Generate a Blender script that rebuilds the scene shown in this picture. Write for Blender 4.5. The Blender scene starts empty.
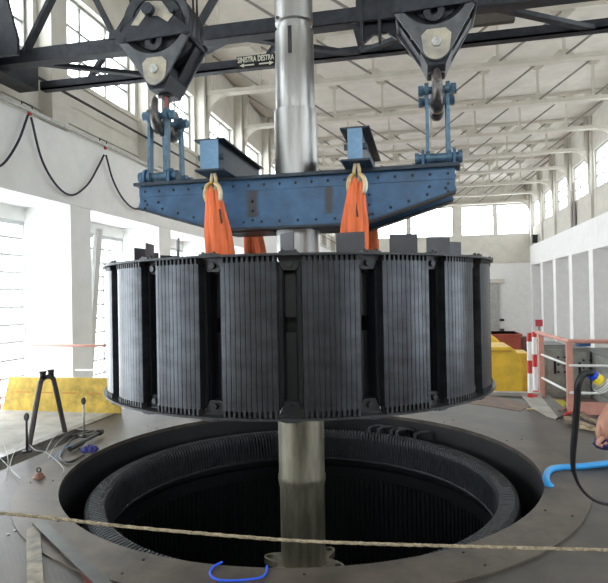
import bpy, bmesh, math, random
from mathutils import Vector, Matrix
random.seed(7)
C = bpy.context.scene.collection
rad = math.radians
# ---------------------------------------------------------------- camera
F = 558.0
CAM = Vector((0, 0, 1.6))
RM = Matrix.Rotation(rad(12.25), 3, 'Z') @ Matrix.Rotation(rad(90.36), 3, 'X') @ Matrix.Rotation(rad(-1.03), 3, 'Z')
cd = bpy.data.cameras.new('camera'); cam = bpy.data.objects.new('camera', cd); C.objects.link(cam)
cam.matrix_world = Matrix.Translation(CAM) @ RM.to_4x4()
cd.sensor_fit = 'HORIZONTAL'; cd.sensor_width = 36; cd.lens = 36*F/608; cd.clip_end = 200; cd.clip_start = .05
bpy.context.scene.camera = cam
def ray(px, py): return RM @ Vector(((px-304)/F, (291.5-py)/F, -1))
def PX(px, py, X): r = ray(px, py); return CAM + r*(X/r.x)
def PY(px, py, Y): r = ray(px, py); return CAM + r*(Y/r.y)
def PZ(px, py, Z=0): r = ray(px, py); return CAM + r*((Z-1.6)/r.z)
def PD(px, py, D): return CAM + ray(px, py)*D
# ---------------------------------------------------------------- materials
MATS = {}
def mat(name, col, rough=.6, metal=0, var=.0, scale=6, bump=0, bscale=40, col2=None, rvar=0, stretch=None, spec=None):
    if name in MATS: return MATS[name]
    m = bpy.data.materials.new(name); m.use_nodes = True; nt = m.node_tree; n = nt.nodes; L = nt.links
    b = n['Principled BSDF']; b.inputs['Base Color'].default_value = (*col, 1)
    b.inputs['Roughness'].default_value = rough; b.inputs['Metallic'].default_value = metal
    if spec is not None: b.inputs['Specular IOR Level'].default_value = spec
    if var or bump or col2:
        tc = n.new('ShaderNodeTexCoord'); mp = n.new('ShaderNodeMapping'); L.new(tc.outputs['Object'], mp.inputs['Vector'])
        if stretch: mp.inputs['Scale'].default_value = stretch
        nz = n.new('ShaderNodeTexNoise'); nz.inputs['Scale'].default_value = scale; nz.inputs['Detail'].default_value = 6
        nz.inputs['Roughness'].default_value = .65
        L.new(mp.outputs[0], nz.inputs['Vector'])
        r = n.new('ShaderNodeValToRGB'); r.color_ramp.elements[0].position = .35; r.color_ramp.elements[1].position = .65
        c2 = col2 or tuple(c*(1-var) for c in col)
        r.color_ramp.elements[0].color = (*c2, 1); r.color_ramp.elements[1].color = (*[min(1, c*(1+var*.5)) for c in col], 1)
        L.new(nz.outputs['Fac'], r.inputs['Fac']); L.new(r.outputs['Color'], b.inputs['Base Color'])
        if rvar:
            mr = n.new('ShaderNodeMapRange'); mr.inputs['To Min'].default_value = max(.05, rough-rvar); mr.inputs['To Max'].default_value = rough+rvar
            L.new(nz.outputs['Fac'], mr.inputs['Value']); L.new(mr.outputs[0], b.inputs['Roughness'])
        if bump:
            n2 = n.new('ShaderNodeTexNoise'); n2.inputs['Scale'].default_value = bscale; L.new(mp.outputs[0], n2.inputs['Vector'])
            bp = n.new('ShaderNodeBump'); bp.inputs['Strength'].default_value = bump; bp.inputs['Distance'].default_value = .01
            L.new(n2.outputs['Fac'], bp.inputs['Height']); L.new(bp.outputs[0], b.inputs['Normal'])
    MATS[name] = m; return m
white_wall = mat('white_plaster', (.80, .80, .78), .8, var=.05, scale=3)
cream_wall = mat('cream_plaster', (.58, .555, .49), .85, var=.09, scale=2.5)
bay_wall = mat('grey_plaster', (.62, .62, .62), .85, var=.08, scale=1.5)
ceil_m = mat('ceiling_plaster', (.53, .50, .44), .9, var=.12, scale=1.2, bump=.2, bscale=12)
truss_m = mat('truss_paint', (.48, .445, .38), .6, var=.08, scale=3)
truss_d = mat('truss_rod_paint', (.20, .18, .16), .6)
frame_m = mat('window_frame_paint', (.62, .62, .60), .6)
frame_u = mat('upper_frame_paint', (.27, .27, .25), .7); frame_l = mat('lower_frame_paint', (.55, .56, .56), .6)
crane_m = mat('crane_paint', (.03, .034, .044), .5, metal=.3, var=.4, scale=9)
blue_m = mat('blue_paint', (.045, .125, .25), .42, var=.35, scale=5, rvar=.08)
blue_d = mat('dark_blue_paint', (.02, .035, .055), .5, var=.3)
blue_l = mat('link_blue_paint', (.09, .17, .25), .4, metal=.3, var=.4, scale=12)
orange_m = mat('orange_webbing', (.86, .19, .065), .75, var=.25, scale=30, stretch=(1, 1, .1))
steel_m = mat('machined_steel', (.36, .355, .345), .36, metal=.95, var=.2, scale=4, rvar=.05, stretch=(2.5, 2.5, .3))
steel_lo = mat('oiled_steel', (.24, .22, .165), .42, metal=.55, var=.4, scale=5, rvar=.1, stretch=(3, 3, .5))
pole_m = mat('pole_laminations', (.062, .066, .074), .31, metal=.8, var=.35, scale=5, rvar=.07, stretch=(1, 1, 2))
comb_m = mat('damper_bars', (.05, .052, .056), .45, metal=.5, var=.3)
coil_m = mat('coil_varnish', (.012, .013, .016), .35, var=.3)
rim_m = mat('rotor_rim', (.018, .018, .02), .5)
blade_m = mat('blade_steel', (.085, .085, .095), .55, metal=.3, var=.15)
wind_m = mat('winding_tape', (.036, .039, .046), .5, metal=.2, var=.5, scale=12)
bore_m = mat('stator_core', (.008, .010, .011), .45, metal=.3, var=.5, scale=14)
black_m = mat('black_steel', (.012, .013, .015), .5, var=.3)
deck_m = mat('deck_steel', (.10, .088, .074), .5, metal=.25, var=.5, scale=1.6, rvar=.12, bump=.25, bscale=60)
ring_m = mat('ring_steel', (.118, .096, .075), .47, metal=.3, var=.42, scale=4, rvar=.1)
dark_m = mat('dark_iron', (.03, .028, .03), .5, metal=.4, var=.3)
yellow_m = mat('yellow_paint', (.75, .48, .045), .5, var=.18, scale=3)
board_m = mat('yellow_board', (.72, .50, .10), .7, var=.35, scale=5)
red_m = mat('red_oxide', (.36, .07, .04), .6, var=.2)
pink_m = mat('pink_paint', (.62, .30, .24), .55, var=.15)
wpaint = mat('white_paint', (.8, .8, .78), .5)
rpaint = mat('red_paint', (.55, .03, .03), .5)
grey_m = mat('grey_casing', (.30, .31, .30), .7, var=.25, scale=4)
conc_m = mat('concrete', (.42, .40, .36), .85, var=.25, scale=3)
brownf = mat('brown_floor', (.20, .14, .11), .7, var=.2)
hallf = mat('hall_floor', (.25, .17, .16), .6, var=.2)
rope_m = mat('hemp_rope', (.38, .31, .21), .9, var=.5, scale=60, bump=.8, bscale=90)
bhose = mat('blue_hose', (.03, .35, .80), .4)
bcord = mat('blue_cord', (.02, .10, .75), .5)
rubber = mat('black_rubber', (.012, .012, .014), .5)
skin_m = mat('skin', (.46, .23, .16), .5, var=.1, scale=20)
galv = mat('galvanised', (.5, .5, .48), .4, metal=.6, var=.3, scale=20)
brass = mat('worn_shackle', (.72, .68, .56), .45, metal=.4, col2=(.50, .30, .05), scale=9)
tan_m = mat('worn_plate', (.50, .45, .34), .45, metal=.3, col2=(.26, .25, .23), scale=5)
wood_m = mat('wood_offcut', (.30, .23, .16), .8, var=.4)
cloth_b = mat('navy_trousers', (.02, .03, .07), .9)
shirt_m = mat('grey_shirt', (.12, .13, .16), .9)
# ribbed (tread) plate
tread = mat('tread_plate', (.098, .088, .076), .47, metal=.35, var=.45, scale=1.7, rvar=.1)
nt = tread.node_tree; b = nt.nodes['Principled BSDF']
w = nt.nodes.new('ShaderNodeTexWave'); w.inputs['Scale'].default_value = 16; w.bands_direction = 'DIAGONAL'
tc = nt.nodes.new('ShaderNodeTexCoord'); nt.links.new(tc.outputs['Object'], w.inputs['Vector'])
bp = nt.nodes.new('ShaderNodeBump'); bp.inputs['Strength'].default_value = .12; bp.inputs['Distance'].default_value = .002
nt.links.new(w.outputs['Fac'], bp.inputs['Height']); nt.links.new(bp.outputs[0], b.inputs['Normal'])
# glass pane: mostly clear, a little reflection
glass = bpy.data.materials.new('window_glass'); glass.use_nodes = True; nt = glass.node_tree; nt.nodes.clear()
o_ = nt.nodes.new('ShaderNodeOutputMaterial'); mx = nt.nodes.new('ShaderNodeMixShader'); t_ = nt.nodes.new('ShaderNodeBsdfTransparent'); g_ = nt.nodes.new('ShaderNodeBsdfGlossy')
t_.inputs[0].default_value = (.97, .98, .98, 1); g_.inputs['Roughness'].default_value = .1
mx.inputs[0].default_value = .04; nt.links.new(t_.outputs[0], mx.inputs[1]); nt.links.new(g_.outputs[0], mx.inputs[2]); nt.links.new(mx.outputs[0], o_.inputs[0])
# ---------------------------------------------------------------- mesh helpers
class MB:
    def __init__(s): s.v = []; s.f = []; s.sm = []
    def add(s, vs, fs, smooth=False, M=None):
        k = len(s.v)
        for p in vs:
            p = Vector(p); s.v.append(M @ p if M else p)
        for f in fs: s.f.append([i+k for i in f]); s.sm.append(smooth)
        return s
    def box(s, c, d, M=None):
        x, y, z = d[0]/2, d[1]/2, d[2]/2; c = Vector(c)
        vs = [c+Vector((a*x, b_*y, e*z)) for a in (-1, 1) for b_ in (-1, 1) for e in (-1, 1)]
        return s.add(vs, [(0, 1, 3, 2), (4, 6, 7, 5), (0, 4, 5, 1), (2, 3, 7, 6), (0, 2, 6, 4), (1, 5, 7, 3)], M=M)
    def bb(s, a, b_, M=None):
        a = Vector(a); b_ = Vector(b_); return s.box((a+b_)/2, [abs(q) for q in (b_-a)], M)
    def bar(s, a, b_, w=.05, h=.05, up=(0, 0, 1)):
        a = Vector(a); b_ = Vector(b_); d = b_-a; l = d.length; d.normalize(); u = Vector(up)
        if abs(d.dot(u)) > .98: u = Vector((0, 1, 0))
        r = d.cross(u).normalized(); u = r.cross(d)
        M = Matrix.Translation((a+b_)/2) @ Matrix((r, d, u)).transposed().to_4x4()
        return s.box((0, 0, 0), (w, l, h), M)
    def tube(s, pts, r, n=10, caps=True, closed=False):
        pts = [Vector(p) for p in pts]; N = len(pts); rs = r if isinstance(r, (list, tuple)) else [r]*N
        rings = []; pu = None
        for i, p in enumerate(pts):
            if closed: t = pts[(i+1) % N]-pts[i-1]
            else: t = pts[min(i+1, N-1)]-pts[max(i-1, 0)]
            t.normalize()
            if pu is None:
                pu = Vector((0, 0, 1)) if abs(t.z) < .9 else Vector((1, 0, 0))
            x = t.cross(pu).normalized(); y = x.cross(t); pu = y
            rings.append([p+(x*math.cos(2*math.pi*j/n)+y*math.sin(2*math.pi*j/n))*rs[i] for j in range(n)])
        vs = [q for rg in rings for q in rg]; fs = []
        for i in range(N if closed else N-1):
            a = i*n; c = ((i+1) % N)*n
            for j in range(n): fs.append((a+j, a+(j+1) % n, c+(j+1) % n, c+j))
        s.add(vs, fs, True)
        if caps and not closed:
            s.add(rings[0], [list(range(n))[::-1]]); s.add(rings[-1], [list(range(n))])
        return s
    def cyl(s, a, b_, r, n=16): return s.tube([a, b_], r, n)
    def lathe(s, c, prof, n=64, closed=False, smooth=True, a0=0, a1=2*math.pi):
        c = Vector(c); m = len(prof); full = abs(a1-a0-2*math.pi) < 1e-6; cols = n if full else n+1
        vs = []
        for i in range(cols):
            a = a0+(a1-a0)*i/n
            for (r, z) in prof: vs.append(c+Vector((r*math.cos(a), r*math.sin(a), z)))
        for k in range(m if closed else m-1):     # flat-shaded between profile steps: own verts per band
            k2 = (k+1) % m; vv = []; fs = []
            for i in range(cols): vv += [vs[i*m+k], vs[i*m+k2]]
            for i in range(n):
                j = (i+1) % cols; fs.append((2*i, 2*j, 2*j+1, 2*i+1))
            s.add(vv, fs, smooth)
        if closed and not full:
            s.add(vs[:m], [list(range(m))[::-1]]); s.add(vs[-m:], [list(range(m))])
        return s
    def prism(s, poly, ax, a, b_, M=None):      # poly of 2D pts; ax = axis of extrusion
        def mk(p, t): return {'x': (t, p[0], p[1]), 'y': (p[0], t, p[1]), 'z': (p[0], p[1], t)}[ax]
        n = len(poly); vs = [mk(p, a) for p in poly]+[mk(p, b_) for p in poly]
        fs = [list(range(n))[::-1], list(range(n, 2*n))]+[(i, (i+1) % n, (i+1) % n+n, i+n) for i in range(n)]
        return s.add(vs, fs, M=M)
    def holed(s, outer, holes, z0, z1):
        bm = bmesh.new(); ed = []
        loops = [outer]+holes
        for lp in loops:
            q = [bm.verts.new((p[0], p[1], z1)) for p in lp]
            for i in range(len(q)): ed.append(bm.edges.new((q[i], q[(i+1) % len(q)])))
        bmesh.ops.triangle_fill(bm, use_beauty=True, use_dissolve=False, edges=ed)
        bm.verts.index_update(); vs = [v.co.copy() for v in bm.verts]; fs = [[v.index for v in f.verts] for f in bm.faces]
        up = [f if (vs[f[1]]-vs[f[0]]).cross(vs[f[2]]-vs[f[0]]).z > 0 else f[::-1] for f in fs]
        bm.free(); s.add(vs, up); s.add([(v.x, v.y, z0) for v in vs], [f[::-1] for f in up])
        for lp in loops:
            n = len(lp)
            s.add([(p[0], p[1], z0) for p in lp]+[(p[0], p[1], z1) for p in lp], [(i, (i+1) % n, (i+1) % n+n, i+n) for i in range(n)])
        return s
    def build(s, name, m, parent=None, off=None, bevel=0, loc=None, weld=True):
        o3 = Vector((0, 0, 0))
        if parent is not None: o3 = wl(parent)
        elif loc is not None: o3 = Vector(loc)
        elif s.v:
            mn = Vector([min(v[i] for v in s.v) for i in range(3)]); mxx = Vector([max(v[i] for v in s.v) for i in range(3)])
            o3 = Vector(((mn.x+mxx.x)/2, (mn.y+mxx.y)/2, mn.z))
        me = bpy.data.meshes.new(name); me.from_pydata([v-o3 for v in s.v], [], s.f)
        for p, q in zip(me.polygons, s.sm): p.use_smooth = q
        bm = bmesh.new(); bm.from_mesh(me)
        bmesh.ops.remove_doubles(bm, verts=bm.verts, dist=1e-5) if weld else None
        bmesh.ops.recalc_face_normals(bm, faces=bm.faces)
        for e in bm.edges:
            if len(e.link_faces) == 2 and e.calc_face_angle(0) > .6: e.smooth = False
        bm.to_mesh(me); bm.free()
        me.materials.append(m)
        o = bpy.data.objects.new(name, me); C.objects.link(o)
        if parent is not None: o.parent = parent
        else: o.location = o3
        if bevel:
            bv = o.modifiers.new('bevel', 'BEVEL'); bv.width = bevel; bv.segments = 2; bv.limit_method = 'ANGLE'; bv.angle_limit = .7
        return o
def wl(o):
    p = Vector(o.location)
    while o.parent: o = o.parent; p = p+o.location
    return p
def tag(o, label=None, cat=None, group=None, kind=None):
    if label: o['label'] = label
    if cat: o['category'] = cat
    if group: o['group'] = group
    if kind: o['kind'] = kind
    return o
def thing(name, label, cat, loc, group=None, rz=0):
    o = bpy.data.objects.new(name, None); C.objects.link(o); o.location = loc; o.rotation_euler.z = rz; o.empty_display_size = .1
    return tag(o, label, cat, group)
tn = [5]
def trim(): tn[0] += 1; return 'trim_%d' % tn[0]
def S(o): o['kind'] = 'structure'; return o
def copy_tree(o, parent=None):
    c = o.copy(); C.objects.link(c)
    if parent is not None: c.parent = parent
    for ch in [q for q in C.objects if q.parent == o]: copy_tree(ch, c)
    return c
def curve(pts, n=8):       # catmull-rom
    P = [Vector(p) for p in pts]; P = [2*P[0]-P[1]]+P+[2*P[-1]-P[-2]]; out = []
    for i in range(1, len(P)-2):
        for k in range(n):
            t = k/n; a, b_, c, d = P[i-1], P[i], P[i+1], P[i+2]
            out.append(.5*((2*b_)+(c-a)*t+(2*a-5*b_+4*c-d)*t*t+(3*b_-a-3*c+d)*t**3))
    out.append(P[-2]); return out
def circ(cx, cy, r, n=96): return [(cx+r*math.cos(2*math.pi*i/n), cy+r*math.sin(2*math.pi*i/n)) for i in range(n)]
# ---------------------------------------------------------------- key dimensions
XL, XR = -5.68, 6.32        # inner faces of crane beams
XLW, XRW = -6.55, 7.2       # recessed wall planes
YB, YF = 36.4, -7.0
ZB0, ZB1 = 3.15, 4.35       # crane beam
ZH = -1.3                   # hall floor
ZC = 7.04                   # truss bottom chord
ZT = 8.22
TY = [14.2+3.13*k for k in range(-6, 8)]  # truss / column lines
TY = [y for y in TY if y > YF+.5]
cx, cy = -1.2, 5.285
# ================================================================= SETTING
S(MB().holed([(XLW-.3, YF), (XRW+.3, YF), (XRW+.3, YB+.3), (XLW-.3, YB+.3)], [circ(cx, cy, 2.26)], ZH-.3, ZH).build('floor', hallf))
# deck
deckpoly = [(-3.93, -2.5), (4.3, -2.5), (4.3, 7.78), (1.82, 7.78), (1.82, 9.15), (-3.93, 9.15)]
S(MB().holed(deckpoly, [circ(cx, cy, 2.5)], -.18, 0).build('floor_deck', tread))
S(MB().bb((XLW+.02, -2.5, -.35), (-4.3, 7.7, -.03)).build('floor_slab', conc_m))
S(MB().bb((-4.32, -2.5, -1.25), (-3.93, 6.1, -1.2)).build('floor_trench', black_m))
S(MB().bb((-4.3, 6.1, -.3), (-3.93, 9.15, -.002)).build('floor_cover', deck_m))
S(MB().bb((XL, 7.7, -.42), (-4.3, 9.15, -.03)).build('floor_slab', conc_m))
o = MB().holed([(-3.95, -2.5), (4.3, -2.5), (4.3, 7.7), (1.75, 7.7), (1.75, 9.1), (-3.95, 9.1)], [circ(cx, cy, 2.22)], ZH, -.18).build('wall_foundation', conc_m); S(o)
# deck strip finishes (brown paint near back edge, pale concrete corner)
S(MB().prism([(cx+3.52*math.cos(rad(q)), cy+3.52*math.sin(rad(q))) for q in range(47, 100, 2)]+[(-2.0, 9.0), (1.0, 9.0), (1.42, 8.3)], 'z', .0005, .005).build('trim_1', brownf))
pts = [PZ(x, y, .01) for x, y in [(521, 395), (540, 395), (560, 420), (548, 417), (532, 408)]]
S(MB().prism([(p.x, p.y) for p in pts], 'z', .001, .012).build('trim_2', conc_m))
S(MB().bb((-2.5, 9.02, 0), (1.7, 9.14, .05)).build('trim_3', conc_m))
# ceiling with slabs
c = MB()
ys = [YF]+TY+[YB]
for a, b_ in zip(ys[:-1], ys[1:]):
    c.bb((XL-.1, a+.04, ZT+.12), (XR+.1, b_-.04, ZT+.22))
c.bb((XL-.5, YF, ZT+.22), (XR+.5, YB, ZT+.4))
S(c.build('ceiling', ceil_m))
# back wall with windows
def wall_y(name, y0, y1, x0, x1, z0, z1, holes, m):
    mb = MB(); b3 = MB().holed([(x0, z0), (x1, z0), (x1, z1), (x0, z1)], [[(h[0], h[2]), (h[1], h[2]), (h[1], h[3]), (h[0], h[3])] for h in holes], y0, y1)
    b3.v = [Vector((v.x, v.z, v.y)) for v in b3.v]; return S(b3.build(name, m))
def wall_x(name, xa, xb, y0, y1, z0, z1, holes, m):
    b3 = MB().holed([(y0, z0), (y1, z0), (y1, z1), (y0, z1)], [[(h[0], h[2]), (h[1], h[2]), (h[1], h[3]), (h[0], h[3])] for h in holes], xa, xb)
    b3.v = [Vector((v.z, v.x, v.y)) for v in b3.v]; return S(b3.build(name, m))
wn = [0]
PORT = []
def window(axis, pos, a0, a1, z0, z1, nv, nh, inward, fw=.05, d=.08, sub=True):
    """axis 'x': plane X=pos spanning Y a0..a1"""
    wn[0] += 1
    def B(mb, u0, u1, w0, w1, t):
        if axis == 'x': mb.bb((pos-t, u0, w0), (pos+t, u1, w1))
        else: mb.bb((u0, pos-t, w0), (u1, pos+t, w1))
    f = MB(); B(f, a0, a1, z0, z0+fw, d/2); B(f, a0, a1, z1-fw, z1, d/2); B(f, a0, a0+fw, z0+fw, z1-fw, d/2); B(f, a1-fw, a1, z0+fw, z1-fw, d/2)
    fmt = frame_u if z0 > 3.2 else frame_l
    fo = S(f.build('window_%d' % wn[0], fmt))
    g = MB(); 
    for i in range(1, nv):
        u = a0+(a1-a0)*i/nv; B(g, u-.024, u+.024, z0+fw, z1-fw, d/4)
    for i in range(1, nh):
        z = z0+(z1-z0)*i/nh; B(g, a0+fw, a1-fw, z-.02, z+.02, d/5)
    if nv > 1 or nh > 1: g.build('glazing_bars', fmt, fo)
    p = MB(); B(p, a0+fw, a1-fw, z0+fw, z1-fw, .003); p.build('pane', glass, fo)
    PORT.append((axis, pos, a0, a1, z0, z1, inward))
    return fo
bw = []
for xa, xb in ((370, 402), (410, 453), (461, 494), (496.5, 529.5)):
    a = PY(xa, 220, YB); b_ = PY(xb, 220, YB); bw.append((a.x, b_.x, PY(470, 236, YB).z, PY(470, 206, YB).z))
bw[0] = (bw[1][0]-(bw[1][1]-bw[1][0])-.2, bw[1][0]-.2, bw[0][2], bw[0][3])
wall_y('wall_back', YB, YB+.3, XL-.5, XR+.9, ZH, ZT+.4, bw, cream_wall)
for h in bw: window('y', YB+.06, h[0], h[1], h[2], h[3], 1, 3, -1)
S(MB().bb((XL, YB-.12, ZB0+.2), (XR, YB, ZB0+.32)).build('trim_4', cream_wall))
S(MB().bb((XL, YB-.04, ZH), (XR, YB, ZB0+.2)).build('trim_5', white_wall))
# upper side walls, windows between the columns
ZS, ZWT = 5.45, 6.95
for side, xa, xb, x_in, xg in (('left', XL-.55, XL-.25, XL, XL-.42), ('right', XR+.1, XR+.4, XR, XR+.2)):
    hs = []
    for a, b_ in zip(TY[:-1], TY[1:]):
        hs.append((a+.3, b_-.3, ZS, ZWT))
    wall_x('wall_%s' % side, min(xa, xb), max(xa, xb), YF, YB, ZB1-.02, ZT+.4, hs, cream_wall)
    for h in hs: window('x', xg, h[0], h[1], h[2], h[3], 3, 3, 1 if side == 'left' else -1)
    # crane beam
    sg = -1 if side == 'left' else 1
    S(MB().bb((x_in, YF, ZB0), (x_in+sg*.95, YB, ZB1)).build('wall_%s_crane_beam' % side, white_wall, bevel=.02))
    lw = XLW if side == 'left' else XRW
    # lower wall with tall windows (left) or blank grey bays (right)
    if side == 'left':
        yA = PX(25, 300, lw-.08).y-3.13*4; print('winA', yA+3.13*4, PX(132, 300, lw-.08).y, PX(12, 208, lw-.08).z, PX(110, 229, lw-.08).z, TY)
        hs = [(yA+3.13*k-2.35, yA+3.13*k, ZH+.2, 2.92) for k in range(14) if YF < yA+3.13*k-2.35 and yA+3.13*k < YB]
        wall_x('wall_left_lower', lw-.3, lw, YF, YB, ZH, ZB0, hs, white_wall)
        for h in hs: window('x', lw-.08, h[0], h[1], h[2], h[3], 3, 14, 1, fw=.07)
    else:
        hs = [(a+.9, b_-.6, .4, 2.4) for a, b_ in zip(TY[:-1], TY[1:]) if b_ < 11]
        wall_x('wall_right_lower', lw, lw+.3, YF, YB, ZH, ZB0, hs, bay_wall)
        for h in hs: window('x', lw+.1, h[0], h[1], h[2], h[3], 3, 4, -1)
    for i, y in enumerate(TY):
        yo = .5 if side == 'left' else 0
        k = MB(); k.bb((x_in+sg*.0, y+yo-.285, ZH), (x_in+sg*.87, y+yo+.285, ZB0))
        S(k.build(trim(), white_wall))
        k = MB(); k.bb((x_in+sg*.0, y-.2, ZB1), (x_in+sg*(.28 if sg < 0 else .12), y+.2, ZT+.2))
        S(k.build(trim(), cream_wall))
# front end wall behind the camera, tall daylight openings
hs = [(-5.0+2.2*i, -3.2+2.2*i, 4.9, 6.9) for i in range(5)]
wall_y('wall_front', YF-.3, YF, XL-.9, XR+.9, ZH, ZT+.4, hs, cream_wall)
for h in hs: window('y', YF-.1, h[0], h[1], h[2], h[3], 2, 5, 1)
# ledges along left upper wall
a = PX(30, 72, XL+.04); S(MB().bb((XL-.0, YF, a.z-.014), (XL+.04, YB, a.z+.014)).build(trim(), dark_m))
S(MB().bb((XL-.27, YF, a.z-.36), (XL-.2, YB, a.z-.33)).build(trim(), cream_wall))
S(MB().bb((XL-.3, YF, ZS-.1), (XL-.2, YB, ZS-.02)).build(trim(), cream_wall))
# ================================================================= ROOF TRUSSES
def truss(y, label):
    t = thing('roof_truss', label, 'roof truss', (0, y, ZC), 'white roof trusses spanning the hall')
    x0, x1 = XL+.02, XR-.02; n = 8; xs = [x0+(x1-x0)*i/n for i in range(n+1)]
    MB().bb((x0, y-.09, ZC), (x1, y-.02, ZC+.10)).bb((x0, y+.02, ZC), (x1, y+.09, ZC+.10)).bb((x0, y-.12, ZC-.015), (x1, y+.12, ZC)).build('bottom_chord', truss_m, t)
    MB().bb((x0, y-.1, ZT), (x1, y+.1, ZT+.11)).build('top_chord', truss_m, t)
    for i in range(1, n):
        MB().bar((xs[i], y, ZC+.1), (xs[i], y, ZT), .07, .07).build('post', truss_m, t)
    for i in range(n):
        if i < n/2: a, b_ = (xs[i], y, ZT), (xs[i+1], y, ZC+.1)
        else: a, b_ = (xs[i], y, ZC+.1), (xs[i+1], y, ZT)
        MB().bar(a, b_, .05, .05).build('diagonal', truss_d, t)
    for i in range(1, n):
        for z, s_ in ((ZC+.1, 1), (ZT, -1)):
            MB().prism([(xs[i]-.28, z), (xs[i]+.28, z), (xs[i]+.1, z+s_*.17), (xs[i]-.1, z+s_*.17)], 'y', y-.012, y+.012).build('gusset', truss_m, t)
    for sx, xx in ((1, x0), (-1, x1)):
        pl = [(xx, ZC), (xx, ZC-.75)]
        pl += [(xx+sx*(.75-.75*math.cos(q)), ZC-.75+.75*math.sin(q)) for q in [i*math.pi/2/8 for i in range(9)]][1:]
        MB().prism(pl, 'y', y-.05, y+.05).prism([(xx, ZC), (xx+sx*.16, ZC), (xx+sx*.16, ZT), (xx, ZT)], 'y', y-.08, y+.08).build('knee_bracket', truss_m, t)
    return t
seq = ['nearest', 'second', 'third', 'fourth', 'fifth', 'sixth', 'seventh', 'eighth', 'farthest']
vis = [y for y in TY if y > 10]
vis = vis[:]
for i, y in enumerate(vis):
    nm = 'farthest' if i == len(vis)-1 else seq[i]
    truss(y, '%s white steel roof truss counting from the crane bridge toward the end wall' % nm)
# ================================================================= PIT, STATOR
ringo = MB().lathe((cx, cy, 0), [(2.16, -.03), (2.16, .012), (2.5, .012), (2.5, -.03)], 128, closed=True)
ro = ringo.build('pit_rim_plate', ring_m); tag(ro, 'broad flat steel ring plate framing the round generator pit', 'steel ring')
hd = MB()
for i in range(14):
    a = 2*math.pi*i/14
    for rr in (2.24, 2.42):
        hd.cyl((cx+rr*math.cos(a), cy+rr*math.sin(a), .012), (cx+rr*math.cos(a), cy+rr*math.sin(a), .018), .008, 8)
hd.build('bolt_hole', black_m, ro); 
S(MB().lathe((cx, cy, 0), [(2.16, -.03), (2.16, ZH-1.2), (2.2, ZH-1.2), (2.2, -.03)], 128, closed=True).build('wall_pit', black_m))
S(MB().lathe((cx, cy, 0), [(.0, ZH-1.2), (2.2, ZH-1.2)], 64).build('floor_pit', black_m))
st = thing('stator', 'black stator ring with finned winding heads sunk in the round pit', 'stator', (cx, cy, ZH-1.19))
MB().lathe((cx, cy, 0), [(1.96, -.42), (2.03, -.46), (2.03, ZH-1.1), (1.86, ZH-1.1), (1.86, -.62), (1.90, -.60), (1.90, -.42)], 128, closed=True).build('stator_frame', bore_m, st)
g = MB()
for i in range(180):
    a = 2*math.pi*i/180; ca, sa = math.cos(a), math.sin(a)
    g.box((1.855, 0, ZH-.2+ -.1), (.02, .028, 1.5), Matrix.Translation((cx, cy, .0)) @ Matrix.Rotation(a, 4, 'Z') @ Matrix.Translation((0, 0, .1)))
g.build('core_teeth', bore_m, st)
# winding heads: fin shape, slanted, 200 of them as the surface of one ring
g = MB(); N = 290
prof = [(1.79, -.52), (1.79, -.24), (1.805, -.19), (1.84, -.165), (1.93, -.165), (1.965, -.19), (1.975, -.24), (1.975, -.46)]
for i in range(N):
    a = 2*math.pi*i/N; w_ = .62*math.pi/N
    vs = []
    for (r, z) in prof:
        tw = (z+.52)*.05+(r-1.79)*.12
        vs.append((cx+r*math.cos(a+tw-w_), cy+r*math.sin(a+tw-w_), z))
    for (r, z) in prof:
        tw = (z+.52)*.05+(r-1.79)*.12
        vs.append((cx+r*math.cos(a+tw+w_), cy+r*math.sin(a+tw+w_), z))
    n = len(prof); fs = [list(range(n))[::-1], list(range(n, 2*n))]+[(k, k+1, k+1+n, k+n) for k in range(n-1)]
    g.add(vs, fs)
g.build('winding_heads', wind_m, st)
MB().lathe((cx, cy, 0), [(1.815, -.5), (1.815, -.235), (1.85, -.195), (1.93, -.195), (1.95, -.235), (1.95, -.45)], 128, closed=True).build('winding_core', black_m, st)
g = MB()
for rr, z in ((1.80, -.50),):
    g.tube([(cx+rr*math.cos(t*math.pi/48), cy+rr*math.sin(t*math.pi/48), z) for t in range(96)], .013, 6, closed=True)
g.build('binding_ring', wind_m, st)
for k, (px, py) in enumerate(((378, 428), (392, 429), (404, 427), (418, 432), (366, 429))):
    p = PZ(px, py, -.1); d = Vector((p.x-cx, p.y-cy, 0)).normalized()
    q = Vector((cx, cy, -.17))+d*1.93; 
    MB().tube(curve([q, q+Vector((0, 0, .05))+d*.02, q+Vector((.07, 0, .07))+d*.07, q+Vector((.14, 0, .04))+d*.12, q+Vector((.16, 0, -.1))+d*.14]), .02, 8).build('lead', wind_m, st)
# shaft
sh = thing('turbine_shaft', 'tall polished vertical steel shaft rising through rotor and lifting beam', 'shaft', (cx, cy, -2.3))
def zy(py): return PY(300, py, cy).z
prof = [(.215, -2.3), (.215, zy(486)), (.222, zy(482)), (.222, zy(472)), (.222, zy(470)), (.218, zy(468)), (.218, zy(300)), (.208, zy(260)), (.208, zy(114)), (.206, zy(112)), (.190, zy(111.5)), (.190, zy(63)), (.187, zy(62)), (.187, zy(33)), (.160, zy(31.5)), (.160, zy(25.5)), (.184, zy(24)), (.184, zy(-30)), (.15, zy(-31)), (.15, zy(-60)), (0, zy(-60))]
MB().lathe((cx, cy, 0), [(r, z) for r, z in prof if z >= zy(430)], 96).build('upper_shaft', steel_m, sh)
MB().lathe((cx, cy, 0), [(r, z) for r, z in prof if z <= zy(480)]+[(.23, zy(478)), (.23, zy(474)), (.222, zy(472)), (.222, 1.0)], 96).build('lower_shaft', steel_lo, sh)
MB().bb((cx-.018, cy-.195, zy(60)), (cx+.018, cy-.17, zy(34))).build('keyway', dark_m, sh)
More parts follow.
